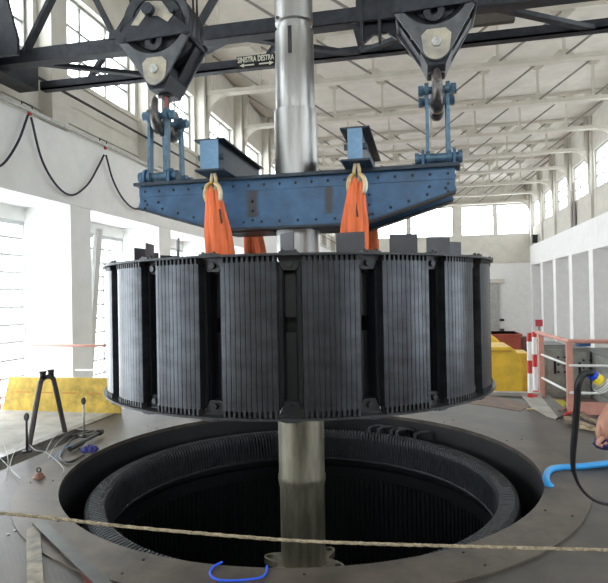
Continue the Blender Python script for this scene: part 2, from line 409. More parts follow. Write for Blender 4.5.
v = PY(280, 17, cy-.15); MB().cyl((cx-.125, cy-.14, v.z), (cx-.131, cy-.152, v.z), .016, 12).build('bore_hole', rubber, sh)
# lobed flange
fl = MB(); zf = -.97
out = []
for i in range(160):
    a = 2*math.pi*i/160; out.append((cx+(.33+.075*math.cos(6*a+.6))*math.cos(a), cy+(.33+.075*math.cos(6*a+.6))*math.sin(a)))
hol = [circ(cx+.345*math.cos((-.6+2*math.pi*k)/6), cy+.345*math.sin((-.6+2*math.pi*k)/6), .035, 20) for k in range(6)]
fl.holed(out, [circ(cx, cy, .2, 40)]+hol, zf-.06, zf); fl.build('flange', steel_lo, sh)
# ================================================================= ROTOR
ZR0, ZR1 = .78, 1.877
rt = thing('rotor', 'huge black generator rotor with ribbed pole faces hanging above the pit', 'rotor', (cx, cy, ZR0))
MB().lathe((0, 0, 0), [(1.22, .86), (1.47, .86), (1.47, 1.80), (1.22, 1.80)], 96, closed=True, smooth=True).build('rim', rim_m, None)
rimo = C.objects[-1] if False else [q for q in C.objects if q.name.startswith('rim')][-1]
rimo.parent = rt; rimo.location = (0, 0, 0)
for v in rimo.data.vertices: pass
# spider + hub
sp = MB(); sp.lathe((0, 0, 0), [(.24, .12), (.48, .12), (.48, .85), (.24, .85)], 48, closed=True)
for i in range(10):
    M = Matrix.Rotation(2*math.pi*i/10, 4, 'Z'); sp.bb((.46, -.04, .15), (1.24, .04, .8), M)
so = sp.build('spider', rim_m, None, loc=(0, 0, 0)); so.parent = rt
for q in (rimo,):       # rim verts were built around its own base: put it back
    q.location = (0, 0, .08)
PHI0 = math.atan2(CAM.y-cy, CAM.x-cx)     # direction from the axis to the camera
R0 = 1.772; HW = rad(6.3); NB = 11
def pole_parts():
    s_ = MB(); poly = []
    rf = lambda a: R0-.9*(a**2)
    for i in range(NB):
        a0 = -HW+2*HW*i/NB; a1 = -HW+2*HW*(i+1)/NB; gp = .0011
        am = (a0+a1)/2
        for a, dr in ((a0+gp, 0), (am, .0002), (a1-gp, 0), (a1-gp*.4, -.005)) if i < NB-1 else ((a0+gp, 0), (am, .0002), (a1, 0)):
            r = rf(a)+dr; poly.append((r*math.cos(a), r*math.sin(a)))
        if i < NB-1:
            a = a1+gp*.4; r = rf(a)-.005; poly.append((r*math.cos(a), r*math.sin(a)))
    back = [(1.69*math.cos(a), 1.69*math.sin(a)) for a in (HW+.004, .05, -.05, -HW-.004)]
    s_.prism(poly+back, 'z', .055, 1.045)
    b2 = [MB(), MB()]; r_ = [MB(), MB()]
    for j, (za, zb, z0) in enumerate(((1.045, 1.088, 1.082), (.012, .055, 0))):
        for i in range(NB):
            a = -HW+2*HW*(i+.5)/NB; M = Matrix.Rotation(a, 4, 'Z')
            b2[j].bb((R0-.045, -.0075, za), (R0-.002, .0075, zb), M)
        r_[j].lathe((0, 0, 0), [(1.70, z0), (1.795, z0), (1.795, z0+.015), (1.70, z0+.015)], 10, closed=True, a0=-rad(9), a1=rad(9))
    # coil: racetrack ring around pole body
    c_ = MB(); w0, h0, rr = .222, .515, .09
    def rt_poly(w, h, rr):
        q = []
        for (sx, sz, st_) in ((1, 1, 0), (-1, 1, 1), (-1, -1, 2), (1, -1, 3)):
            for k in range(5):
                a = (st_+k/4)*math.pi/2; q.append((sx*(w-rr)+rr*math.cos(a), .55+sz*(h-rr)+rr*math.sin(a)))
        return q
    for k in range(6):
        xa = 1.49+k*.034
        c_.prism(rt_poly(w0-(k % 2)*.006-.004*(5-k), h0-(k % 2)*.006, rr), 'x', xa, xa+.031)
    # pole body
    pb = MB().bb((1.45, -.13, .05), (1.70, .13, 1.07)).bb((1.69, -.185, .014), (R0-.05, .185, .054)).bb((1.69, -.185, 1.046), (R0-.05, .185, 1.082))
    k_ = [MB(), MB()]; v_ = [MB(), MB(), MB(), MB()]; M = Matrix.Rotation(rad(9), 4, 'Z')
    for j, (z0, s2) in enumerate(((1.093, 1), (-.008, -1))):
        k_[j].box((1.75, 0, z0+.008), (.07, .13, .014), M)
        for dy in (-.042, .042): k_[j].cyl(M @ Vector((1.765, dy, z0+.012 if s2 > 0 else z0+.004)), M @ Vector((1.765, dy, z0+.012+s2*.016)), .012, 6)
        k_[j].box((1.788, 0, z0+.008), (.012, .07, .022), M)
        z = 1.0 if s2 > 0 else .10
        v_[j].prism([(-.085, z+s2*.083), (.085, z+s2*.083), (.045, z-s2*.01), (-.045, z-s2*.01)], 'x', 1.60, 1.70, M)
        v_[j].cyl(M @ Vector((1.70, 0, z+s2*.03)), M @ Vector((1.73, 0, z+s2*.03)), .022, 10)
    v_[2].box((1.56, 0, .82), (.05, .09, .30), M); v_[3].box((1.56, 0, .28), (.05, .09, .56), M).box((1.585, 0, .56), (.02, .078, .008), M)
    return s_, b2, r_, c_, pb, k_, v_
s_, b2, r_, c_, pb, k_, v_ = pole_parts()
Z0 = (0, 0, 0)
p0 = s_.build('pole', pole_m, None, loc=Z0, weld=False); p0.parent = rt
for mb, nm, mm in ((b2[0], 'damper_bars', comb_m), (b2[1], 'damper_bars', comb_m), (r_[0], 'damper_ring_segment', comb_m), (r_[1], 'damper_ring_segment', comb_m), (c_, 'field_coil', coil_m), (pb, 'pole_body', rim_m), (k_[0], 'ring_link', comb_m), (k_[1], 'ring_link', comb_m), (v_[0], 'coil_bracket', coil_m), (v_[1], 'coil_bracket', coil_m), (v_[2], 'spacer_block', coil_m), (v_[3], 'spacer_block', coil_m)):
    q = mb.build(nm, mm, None, loc=Z0); q.parent = p0
angs = [rad(7+18*k) for k in range(20)]
for i, a in enumerate(angs):
    o = p0 if i == 0 else copy_tree(p0, rt)
    o.rotation_euler.z = PHI0+a
# fan blades
def blade(z0, z1, top):
    w_ = .105
    if top: return [(-w_, z1), (w_, z1), (w_, z0+.05), (w_-.05, z0), (-w_, z0)]
    return [(-w_, z1), (w_, z1), (w_, z0), (-w_, z0)]
bt = MB().prism(blade(1.02, 1.265, True), 'y', -.004, .004).bb((-.1, -.03, 1.02), (.1, .03, 1.03)).build('fan_blade', blade_m, None, loc=Z0)
bl = MB().prism(blade(-.075, .08, False), 'y', -.004, .004).bb((-.1, -.03, .07), (.1, .03, .08)).build('lower_fan_blade', blade_m, None, loc=Z0)
for i in [k for k in range(20) if k != 18]:
    a = PHI0+rad(15+18*i)
    for src in (bt, bl):
        o = src if i == 0 else src.copy()
        if i: C.objects.link(o)
        o.parent = rt; o.location = (1.46*math.cos(a), 1.46*math.sin(a), 0); o.rotation_euler.z = a+rad(30 if i == 19 else 55)
# ================================================================= LIFTING BEAM
ZG1 = PY(298, 173, 4.99).z
lb = thing('lifting_beam', 'long blue riveted twin-girder lifting beam slung from the two crane hooks', 'lifting beam', (cx, cy, ZG1-.5))
YG = 5.035
xe0, xe1 = PY(140, 190, YG).x, PY(455, 180, YG).x
xk0, xk1 = PY(218, 228, YG).x, PY(364, 222, YG).x
zc = PY(300, 226, YG).z; ze0 = PY(140, 207, YG).z; ze1 = PY(455, 193, YG).z; ze = (ze0+ze1)/2
zt = ZG1-.03
out = [(xe0, zt), (xe0, ze), (xk0, zc), (xk1, zc), (xe1, ze), (xe1, zt)]
web_m = mat('blue_web_paint', (.045, .125, .25), .42, var=.35, scale=5, rvar=.08)
def stains(m, xs):
    nt = m.node_tree; n = nt.nodes; L = nt.links; b = n['Principled BSDF']; src = b.inputs['Base Color'].links[0].from_socket
    tc = n.new('ShaderNodeTexCoord'); nz = n.new('ShaderNodeTexNoise'); nz.inputs['Scale'].default_value = 9; nz.inputs['Detail'].default_value = 5; L.new(tc.outputs['Object'], nz.inputs['Vector'])
    sep = n.new('ShaderNodeSeparateXYZ'); L.new(tc.outputs['Object'], sep.inputs[0])
    for x, w_ in xs:
        d = n.new('ShaderNodeMath'); d.operation = 'SUBTRACT'; L.new(sep.outputs[0], d.inputs[0]); d.inputs[1].default_value = x
        a = n.new('ShaderNodeMath'); a.operation = 'ABSOLUTE'; L.new(d.outputs[0], a.inputs[0])
        k = n.new('ShaderNodeMath'); k.operation = 'MULTIPLY_ADD'; L.new(nz.outputs['Fac'], k.inputs[0]); k.inputs[1].default_value = -w_*1.2; L.new(a.outputs[0], k.inputs[2])
        mr = n.new('ShaderNodeMapRange'); mr.interpolation_type = 'SMOOTHSTEP'; mr.inputs['From Min'].default_value = -w_*.25; mr.inputs['From Max'].default_value = w_*.75; mr.inputs['To Min'].default_value = 1.0; mr.inputs['To Max'].default_value = 0; L.new(k.outputs[0], mr.inputs['Value'])
        mx_ = n.new('ShaderNodeMixRGB'); mx_.inputs[2].default_value = (.045, .045, .052, 1); L.new(mr.outputs[0], mx_.inputs[0]); L.new(src, mx_.inputs[1]); src = mx_.outputs[0]
    L.new(src, b.inputs['Base Color'])
stains(web_m, [(PY(252.5, 200, YG).x-cx, .06), (PY(329, 200, YG).x-cx, .04)])
def girder(y, sg, nm):
    w_ = MB().prism(out, 'y', y-.008, y+.008); g = w_.build(nm, web_m, lb)
    # top flange + bottom flange
    f = MB().bb((xe0-.03, y-.075, zt), (xe1+.03, y+.075, ZG1))
    f.build('top_flange', blue_d, g)
    f = MB()
    for a, b_ in ((out[1], out[2]), (out[2], out[3]), (out[3], out[4])):
        f.bar((a[0], y, a[1]-.008), (b_[0], y, b_[1]-.008), .14, .02)
    f.build('bottom_flange', blue_d, g)
    # angles riveted along the edges
    f = MB(); yy = y-sg*.014 if False else y+sg*.016
    f.bb((xe0, min(yy, y), zt-.10), (xe1, max(yy, y), zt))
    for a, b_ in ((out[1], out[2]), (out[2], out[3]), (out[3], out[4])):
        f.bar((a[0], (y+yy)/2, a[1]+.05), (b_[0], (y+yy)/2, b_[1]+.05), .016, .10)
    f.build('edge_angle', blue_m, g)
    r_ = MB(); n = 20
    def rv(x, z): r_.add(*dome((x, y+sg*.016, z), sg), True)
    for i in range(n): rv(xe0+.06+(xe1-xe0-.12)*i/(n-1), zt-.05)
    for (a, b_, m_) in ((out[1], out[2], 5), (out[2], out[3], 8), (out[3], out[4], 5)):
        for i in range(m_):
            t = (i+.5)/m_; rv(a[0]+(b_[0]-a[0])*t, a[1]+(b_[1]-a[1])*t+.055)
    for xx in (xe0+.06, xe1-.06): rv(xx, zt-.14); rv(xx, zt-.21)
    for xx in (xe0+.2, xe1-.22): rv(xx, zt-.16)
    for xx in (xk0+.35, xk1+.05):
        for k in range(3): rv(xx, zt-.2-.09*k)
    r_.build('rivets', blue_d, g)
    return g
def dome(c, sg, r=.014):
    vs = []; fs = []
    for j, (rr, d) in enumerate(((r, 0), (r*.85, .006), (r*.45, .010))):
        for k in range(8): vs.append((c[0]+rr*math.cos(k*math.pi/4), c[1]+sg*d, c[2]+rr*math.sin(k*math.pi/4)))
    for j in range(2):
        for k in range(8): fs.append((j*8+k, j*8+(k+1) % 8, (j+1)*8+(k+1) % 8, (j+1)*8+k))
    fs.append(tuple(range(16, 24))); return vs, fs
girder(YG, -1, 'front_girder'); YG2 = 2*cy-YG; girder(YG2, 1, 'rear_girder')
# end diaphragms
for xx in (xe0+.35, xk0, xk1, xe1-.35):
    zz = ze+.02 if xx in (xe0+.35, xe1-.35) else zc+.03
    MB().bb((xx-.008, YG+.01, zz), (xx+.008, YG2-.01, zt)).build('diaphragm', blue_d, lb)
MB().bb((xk0+.05, YG+.1, zc-.02), (xk0+.5, YG2-.1, zc-.005)).bb((xk1-.5, YG+.1, zc-.02), (xk1-.05, YG2-.1, zc-.005)).build('tie_plate', blue_d, lb)
# lugs with pins for the links
XHL = PY(166, 120, cy).x; XHR = PY(437, 110, cy).x
YPF, YPR = cy-.175, cy+.175
ZP0 = PY(437, 158, YPF).z
ZP1 = PY(437, 93, YPF+.1).z
for X in (XHL, XHR):
    for y in (YPF, YPR):
        MB().cyl((X-.18, y, ZP0), (X+.18, y, ZP0), .042, 20).cyl((X-.205, y, ZP0), (X-.17, y, ZP0), .055, 20).cyl((X+.17, y, ZP0), (X+.205, y, ZP0), .055, 20).build('lug_pin', blue_l, lb)
        for sx in (-.135, .135):
            pl = [(y-.09, ZG1), (y+.09, ZG1)]+[(y+.08*math.cos(q), ZP0+.08*math.sin(q)) for q in [k*math.pi/10 for k in range(11)]]
            MB().prism(pl, 'x', X+sx-.012, X+sx+.012).build('lug', blue_m, lb)
# link bars
YTF, YTR = cy-.155, cy+.155
for X, side in ((XHL, 'left'), (XHR, 'right')):
    for y0, y1, fb in ((YPF, YTF, 'front'), (YPR, YTR, 'rear')):
        for sx, lr in ((-.092, 'left'), (.092, 'right')):
            t = MB().bar((X+sx, y0, ZP0-.03), (X+sx*.98, y1, ZP1+.05), .028, .075, up=(0, 1, 0))
            for q, yy in ((ZP0, y0), (ZP1, y1)): t.cyl((X+sx-.018, yy, q), (X+sx+.018, yy, q), .068, 16)
            o = t.build('link_bar', blue_l)
            tag(o, '%s %s blue flat link bar under the %s crane hook, pinned to the lifting beam' % (fb, lr+'-hand', side), 'link bar', 'blue link bars under the crane hooks')
        o = MB().cyl((X-.14, y1, ZP1), (X+.14, y1, ZP1), .034, 16).cyl((X-.165, y1, ZP1), (X-.118, y1, ZP1), .048, 6).cyl((X+.118, y1, ZP1), (X+.165, y1, ZP1), .048, 6).build('link_pin', blue_l)
        tag(o, '%s blue pin with hexagonal heads resting in the %s crane hook' % (fb, side), 'pin', 'blue pins in the crane hooks')
# ================================================================= HOOK BLOCKS
sheave_m = mat('sheave_iron', (.045, .048, .055), .42, metal=.5, var=.4, scale=6)
def hook_block(X, zc_, zt_, label, side, ks):
    t = thing('hook_block', label, 'hook block', (X, cy, ZP1-.2), 'crane hook blocks')
    for y, nm in ((cy-.15, 's'), (cy-.05, 's'), (cy+.05, 's'), (cy+.15, 's')):
        s_ = MB(); s_.lathe((0, 0, 0), [(.26, -.012), (.315, -.04), (.33, -.04), (.33, -.03), (.30, 0), (.33, .03), (.33, .04), (.315, .04), (.26, .012)], 48, closed=True)
        s_.lathe((0, 0, 0), [(.03, -.045), (.085, -.045), (.085, .045), (.03, .045)], 24, closed=True)
        for k in range(6):
            s_.box((.165, 0, 0), (.17, .03, .03), Matrix.Rotation(k*math.pi/3+.5, 4, 'Z'))
        s_.lathe((0, 0, 0), [(.08, -.006), (.25, -.006), (.25, .006), (.08, .006)], 32, closed=True)
        M = Matrix.Translation((X, y, zc_)) @ Matrix.Rotation(math.pi/2, 4, 'X'); s_.v = [M @ (v*ks) for v in s_.v]
        s_.build('sheave', sheave_m, t)
    for y, sg in ((cy-.215, -1), (cy+.215, 1)):
        # lower cheek plate: shield with round cut-out on top
        pl = [(X-.355, zc_-.17)]
        for k in range(13):
            q = rad(207+k*(126/12)); pl.append((X+.315*math.cos(q), zc_-.01+.315*math.sin(q)))
        pl += [(X+.355, zc_-.17)]
        low = [(X+.125*math.cos(q), zt_+.125*math.sin(q)) for q in [(-.15-k*.07)*math.pi for k in range(11)]]
        pl = [(X-.015+(x-X)*ks, z) for x, z in pl]
        MB().prism(pl+low, 'y', y-.012, y+.012).build('cheek_plate', mat('cheek_steel', (.10, .105, .115), .4, metal=.5, var=.4, scale=4), t)
        up = [(X-.365, zc_-.19), (X+.36, zc_-.165), (X+.36, zc_-.12), (X+.17, zc_+.06), (X+.09, zc_+.17), (X-.08, zc_+.19), (X-.17, zc_+.06), (X-.365, zc_-.13)]
        up = [(X-.015+(x-X)*ks, z) for x, z in up]
        h_ = MB().lathe((0, 0, 0), [(.035, -.012), (.09, -.012), (.09, .012), (.035, .012)], 24, closed=True); h_.v = [Matrix.Translation((X-.015, y+sg*-.004, zc_-.2)) @ Matrix.Rotation(math.pi/2, 4, 'X') @ v for v in h_.v]; h_.build('hub_ring', sheave_m, t)
        MB().prism(up, 'y', y+sg*.014-.01, y+sg*.014+.01).build('upper_plate', crane_m, t)
        pd = [(X+.118*math.cos(q), zt_+.118*math.sin(q)) for q in [(k*math.pi/12)-math.pi for k in range(13)]]+[(X+.13, zt_+.1), (X+.08, zt_+.15), (X-.08, zt_+.15), (X-.13, zt_+.1)]
        MB().prism(pd, 'y', min(y, y+sg*.022), max(y, y+sg*.022)).build('wear_plate', tan_m, t)
        pu = [(X-.24, zc_-.03), (X-.17, zc_+.06), (X-.08, zc_+.19), (X+.09, zc_+.17), (X+.17, zc_+.06), (X+.21, zc_+.02), (X+.15, zc_-.04), (X+.05, zc_+.03), (X-.08, zc_+.05), (X-.16, zc_-.04)]
        MB().prism(pu, 'y', min(y+sg*.02, y+sg*.03), max(y+sg*.02, y+sg*.03)).build('worn_patch', tan_m, t)
        MB().cyl((X-.04, y, zc_+.09), (X-.04, y+sg*.085, zc_+.09), .06, 20).build('axle_end', crane_m, t)
        MB().cyl((X+.2, y, zc_+.06), (X+.2, y+sg*.05, zc_+.06), .028, 12).build('stud', crane_m, t)
        MB().cyl((X, y, zt_+.03), (X, y+sg*.05, zt_+.03), .045, 6).build('trunnion_bolt', galv, t)
        for xx in (X-.33, X+.32): MB().cyl((xx, y, zc_-.15), (xx, y+sg*.04, zc_-.15), .02, 8).build('bolt', crane_m, t)
    # side straps + tie bars
    for sx in (-1, 1):
        MB().cyl((X+sx*.335, cy-.25, zc_-.16), (X+sx*.335, cy+.25, zc_-.16), .025, 10).build('tie_bar', crane_m, t)
        MB().prism([(X+sx*.34, zc_-.16), (X+sx*.325, zc_-.16), (X+sx*.075, zt_-.04), (X+sx*.09, zt_-.055)], 'y', cy+.03, cy+.21).build('side_strap', crane_m, t)
    MB().prism([(X-.12, zt_+.1), (X+.12, zt_+.1), (X+.14, zt_-.02), (X+.08, zt_-.15), (X-.08, zt_-.15), (X-.14, zt_-.02)], 'y', cy-.19, cy+.19).build('crosshead', crane_m, t)
    # ramshorn hook in the Y-Z plane
    zs = zt_-.14; zb = ZP1-.045
    h = MB(); h.tube([(X, cy, zs+.05), (X, cy, zb+.13), (X, cy, zb-.02)], [.045, .042, .07], 16)
    for sg in (-1, 1):
        pts = [(X, cy, zb-.03), (X, cy+sg*.08, zb-.085), (X, cy+sg*.17, zb-.08), (X, cy+sg*.245, zb-.02), (X, cy+sg*.265, zb+.07), (X, cy+sg*.24, zb+.16), (X, cy+sg*.22, zb+.2)]
        cv = curve(pts, 6); n = len(cv); h.tube(cv, [.068-.045*(k/(n-1))**1.5 for k in range(n)], 14)
    h.build('hook', mat('hook_steel', (.17, .155, .15), .35, metal=.8, var=.5, scale=14), t)
    MB().cyl((X, cy, zs-.03), (X, cy, zs+.03), .075, 20).build('hook_nut', dark_m, t)
    MB().tube(curve([(X+.02, cy-.05, zs-.03), (X+.035, cy-.06, zs-.1), (X+.03, cy-.07, zs-.16)]), .006, 6).build('safety_cord', rpaint, t)
    for k, (dx, dy) in enumerate(((-.3, -.15), (.3, -.15), (-.3, .05), (.3, .15), (.3, .05))):
        o = MB().cyl((X+dx, cy+dy, zc_), (X+dx*.9, cy+dy, 6.3), .011, 8).build('wire_rope', rubber)
        nm = ('front left', 'front right', 'middle left', 'rear right', 'middle right')[k]
        tag(o, '%s steel hoisting rope running up from the %s hook block' % (nm, side), 'wire rope', 'hoisting ropes above the hook blocks')
    return t
hook_block(XHL, PY(151, 22, cy-.2).z, PY(153, 74, cy-.2).z, 'left black crane hook block with sheaves and pale worn tip above the lifting beam', 'left', 1.08)
hook_block(XHR, PY(437, -11, cy-.2).z, PY(437, 47, cy-.2).z, 'right black crane hook block with pale worn tip, facing the viewer', 'right', 1.0)
# ================================================================= CROSS BEAMS, SHACKLES, SLINGS
for px, side in ((209, 'left'), (355, 'right')):
    X = PY(px, 155, 4.66).x; y0, y1 = 4.66, 2*cy-4.66; wb = .085 if side == 'left' else .062
    t = thing('cross_beam', 'short dark blue I-section cross beam lying over the %s half of the lifting beam' % side, 'cross beam', (X, cy, ZG1), 'cross beams on the lifting beam')
    H = .285; fw = .14 if side == 'left' else .125
    MB().bb((X-fw, y0, ZG1+.001), (X+fw, y1, ZG1+.016)).bb((X-fw, y0, ZG1+H-.014), (X+fw, y1, ZG1+H)).build('flanges', blue_d, t)
    MB().bb((X-wb+.007, y0+.015, ZG1+.016), (X-wb+.022, y1-.015, ZG1+H-.014)).bb((X+wb-.022, y0+.015, ZG1+.016), (X+wb-.007, y1-.015, ZG1+H-.014)).build('webs', blue_d, t)
    MB().bb((X-wb, y0, ZG1+.016), (X+wb, y0+.014, ZG1+H-.014)).bb((X-wb, y1-.014, ZG1+.016), (X+wb, y1, ZG1+H-.014)).build('end_plate', mat('pale_blue_paint', (.14, .27, .42), .4, var=.3), t)
    MB().cyl((X-wb-.035, y0+.06, ZG1+.13), (X+wb+.035, y0+.06, ZG1+.13), .028, 6).build('cross_bolt', blue_d, t)
    for fb, ys_ in (('front', y0+.10), ('rear', y1-.10)):
        s_ = MB(); zb = ZG1-.005; lo = zb-.30 if False else zb-.20
        # long plate eye + two shackle bows
        k = thing('shackle', 'worn yellowish steel shackle under the %s end of the %s cross beam' % (fb, side), 'shackle', (X, ys_, zb-.25), 'sling shackles')
        MB().tube(curve([(X-.012, ys_, zb), (X-.022, ys_, zb-.06), (X-.02, ys_, zb-.13), (X+.0, ys_, zb-.165), (X+.02, ys_, zb-.13), (X+.022, ys_, zb-.06), (X+.012, ys_, zb)]), .016, 8).build('eye', brass, k)
        for dx, w2 in ((-.05, -.02), (.055, .02)):
            p = [(X+dx*.3, ys_-.03, zb-.09), (X+dx, ys_-.035, zb-.12), (X+dx*1.35, ys_-.03, zb-.19), (X+dx*1.05, ys_-.02, zb-.25), (X+dx*.55, ys_-.01, zb-.20), (X+dx*.2, ys_, zb-.13)]
            cv = curve(p, 6); n = len(cv)
            MB().tube(cv, [.014+.010*math.sin(math.pi*i/(n-1)) for i in range(n)], 10).build('bow', brass, k)
        # sling: four flat bundles fanning down to the rotor rim
        sl = thing('lifting_sling', 'orange webbing sling at the %s %s of the lifting beam, reaching into the rotor' % (fb, side), 'sling', (X, ys_, 1.78), 'orange lifting slings')
        sg = -1 if fb == 'front' else 1
        lean = .03 if side == 'left' else -.06
        for j, (dx0, dx1, dy) in enumerate(((-.045, -.03, -.035), (-.012, .045, -.055), (.03, .12, -.035), (.05, .19, .0))):
            if side == 'right': dx1 = (-.15, -.085, -.02, .05)[j]
            ztop = zb-.13-(.0 if j < 2 else .03)
            segs = 14; mb = MB(); n = 12; rings = []
            for q in range(segs+1):
                f_ = q/segs; z = ztop+(1.79-ztop)*f_
                xx = X+dx0+(dx1-dx0)*f_+.004*math.sin(f_*9+j); yy = ys_+dy*(1 if sg < 0 else -1)*1.0+sg*.10*f_*0
                wx = (.02+.020*min(1, f_*2.2)); wy = .016+.010*math.sin(math.pi*min(1, f_*1.5)*.5)
                if q == 0: wx *= .6; wy *= .6
                rings.append([Vector((xx+wx*math.cos(2*math.pi*i/n)*(1+.12*math.sin(3*i+j)), yy+wy*math.sin(2*math.pi*i/n), z)) for i in range(n)])
            vs = [v for r in rings for v in r]
            fs = [(a*n+i, a*n+(i+1) % n, (a+1)*n+(i+1) % n, (a+1)*n+i) for a in range(segs) for i in range(n)]+[tuple(range(n)), tuple(range(segs*n, segs*n+n))]
            mb.add(vs, fs, True); mb.build('webbing', orange_m, sl)
        if fb == 'front':
            xx = X+.085 if side == 'left' else X+.0; 
            MB().box((0, 0, 0), (.016, .004, .13), Matrix.Translation((xx+.0, ys_-.058, zb-.40)) @ Matrix.Rotation(-.12, 4, 'Y')).build('sling_label', dark_m, sl)
# ================================================================= CRANE BRIDGE
YA, YC = 6.2, 7.07; ZA = 1.6+.492*YA-.02; 
cb = thing('crane_bridge', 'dark steel lattice bridge of the travelling crane across the hall', 'crane', (0, YA, ZA))
xa, xb = XL+.3, XR-.3
def Lch(nm, y, z, hh, dd):
    MB().bb((xa, y-.01, z), (xb, y+.01, z+hh)).bb((xa, y-.01, z), (xb, y+dd, z+.02)).bb((xa, y+dd, z), (xb, y+dd+.02, z+hh*.9)).build(nm, crane_m, cb)
Lch('front_chord', YA, ZA, .17, .14); Lch('rear_chord', YC, ZA, .12, .1)
MB().bb((xa, YA-.02, 6.3), (xb, YA+.14, 6.45)).build('top_chord', crane_m, cb)
MB().bb((xa, YC-.02, 6.3), (xb, YC+.14, 6.45)).build('top_chord', crane_m, cb)
an = [-4.95+2.83*k for k in range(4)]; bn = [-3.52+2.76*k for k in range(4)]
for i in range(4):
    if an[i] < xb and bn[i] < xb:
        MB().bar((an[i], YA+.05, ZA+.03), (bn[i], YC+.05, ZA+.03), .09, .05).build('lacing_bar', crane_m, cb)
    if i+1 < 4: MB().bar((bn[i], YC+.05, ZA+.05), (an[i+1], YA+.05, ZA+.05), .09, .05).build('lacing_bar', crane_m, cb)
    MB().bb((an[i]-.16, YA, ZA+.055), (an[i]+.16, YA+.2, ZA+.07)).build('gusset', crane_m, cb)
nd = [-4.95, -3.9, -2.85 if False else -2.62, -.2, .35, 1.7, 3.2, 4.6]
tp = [-4.0-.1, -2.62-.9, -1.5, -.9, 1.0, 2.4, 3.9]
for a, b_ in ((-4.95, -4.0), (-3.66, -4.45), (-2.62, -1.55), (-.25, -1.3), (-.25, .9), (1.45, .9), (1.45, 2.6), (3.4, 2.6), (3.4, 4.6)):
    MB().bar((a, YA+.03, ZA+.15), (b_, YA+.03, 6.32), .05, .10, up=(0, 1, 0)).build('diagonal', crane_m, cb)
for a in (-3.66, -.25, 1.45, 3.4):
    MB().prism([(a-.09, ZA+.15), (a+.09, ZA+.15), (a+.06, ZA+.26), (a-.06, ZA+.26)], 'y', YA-.022, YA-.01).build('gusset', crane_m, cb)
for a in (-4.6, -2, .5, 3):
    MB().bar((a, YC+.03, ZA+.1), (a+1.2, YC+.03, 6.32), .05, .08, up=(0, 1, 0)).build('rear_diagonal', crane_m, cb)
# hanging bracket by the right hook
x0 = PY(362, 40, YA-.1).x; x1 = PY(398, 40, YA-.1).x
h = MB()
for xx in (x0, (x0+x1)/2, x1): h.bb((xx-.015, YA-.14, ZA-.28), (xx+.015, YA, ZA+.4))
h.bb((x0-.06, YA-.12, ZA-.05), (x1+.06, YA-.1, ZA+.35)); h.prism([(x0-.12, ZA-.02), (x1+.12, ZA-.02), (x1+.05, ZA-.3), (x1-.12, ZA-.16), (x0+.12, ZA-.16), (x0-.05, ZA-.3)], 'y', YA-.02, YA+.03)
h.build('hanger_bracket', crane_m, cb)
p0_, p1_ = PY(466, 30, YC-.15), PY(514, 6, YC-.15)
MB().bb((p0_.x, YC-.2, ZA+.13), (p1_.x, YC-.12, ZA+.50)).build('cover_panel', mat('brown_panel', (.09, .075, .06), .7, var=.2), cb)
p0_ = PY(590, 20, YA)
MB().bb((p0_.x, YA-.03, ZA+.2), (p0_.x+.5, YA-.012, ZA+.75)).build('gusset', crane_m, cb)
# end truck at the left wall
MB().prism([(xa-.1, ZA), (xa-.1, 6.4), (-5.15, 6.4), (-4.98, 5.3), (-4.85, ZA+.2), (-4.85, ZA)], 'y', YA-.25, YA-.2).build('end_gusset', crane_m, cb)
MB().bb((xa-.25, YA-.9, ZA-.06), (xa+.06, YC-.12, ZA+.3)).build('end_truck', crane_m, cb)
MB().bb((xb-.06, YA-.9, ZA-.06), (xb+.25, YC+.3, ZA+.3)).build('end_truck', crane_m, cb)
# direction sign on the rear chord
p0_, p1_ = PY(237, 69, YC-.05), PY(277, 53, YC-.05)
sg_ = thing('direction_sign', 'small black sign reading SINISTRA DESTRA with two white arrows on the crane bridge', 'sign', ((p0_.x+p1_.x)/2, YC-.02, p0_.z))
zz0 = p0_.z+.0; zz1 = zz0+.165; xx0 = PY(237.5, 62, YC).x; xx1 = PY(275.6, 62, YC).x
MB().bb((xx0, YC-.035, zz0), (xx1, YC-.02, zz1)).build('sign_board', mat('sign_black', (.01, .01, .01), .6), sg_)
sw = mat('sign_white', (.8, .78, .66), .6)
def text(s_, x0, x1, z0, z1, y, m, parent, nm='lettering'):
    cu = bpy.data.curves.new(nm, 'FONT'); cu.body = s_; cu.size = 1; cu.extrude = .01; cu.offset = .012
    to = bpy.data.objects.new('tmp_text', cu); C.objects.link(to); bpy.context.view_layer.update()
    me = bpy.data.meshes.new_from_object(to.evaluated_get(bpy.context.evaluated_depsgraph_get()))
    C.objects.unlink(to); bpy.data.objects.remove(to)
    vx = [v.co.x for v in me.vertices]; vy = [v.co.y for v in me.vertices]; pl = wl(parent)
    for v in me.vertices:
        x, yv, z = v.co; v.co = Vector((x0+(x-min(vx))/(max(vx)-min(vx))*(x1-x0), y-z*.3, z0+(yv-min(vy))/(max(vy)-min(vy))*(z1-z0)))-pl
    me.materials.clear(); me.materials.append(m); o = bpy.data.objects.new(nm, me); C.objects.link(o); o.parent = parent; return o
W = xx1-xx0
text('SINISTRA', xx0+.015, xx0+W*.52, zz0+.08, zz1-.012, YC-.037, sw, sg_); text('DESTRA', xx0+W*.56, xx1-.012, zz0+.08, zz1-.012, YC-.037, sw, sg_)
for s2, xm in ((-1, xx0+W*.27), (1, xx0+W*.78)):
    a = W*.19*s2
    MB().prism([(xm-a, zz0+.033), (xm+a*.4, zz0+.033), (xm+a*.4, zz0+.012), (xm+a, zz0+.042), (xm+a*.4, zz0+.068), (xm+a*.4, zz0+.05), (xm-a, zz0+.05)], 'y', YC-.04, YC-.036).build('arrow', sw, sg_)
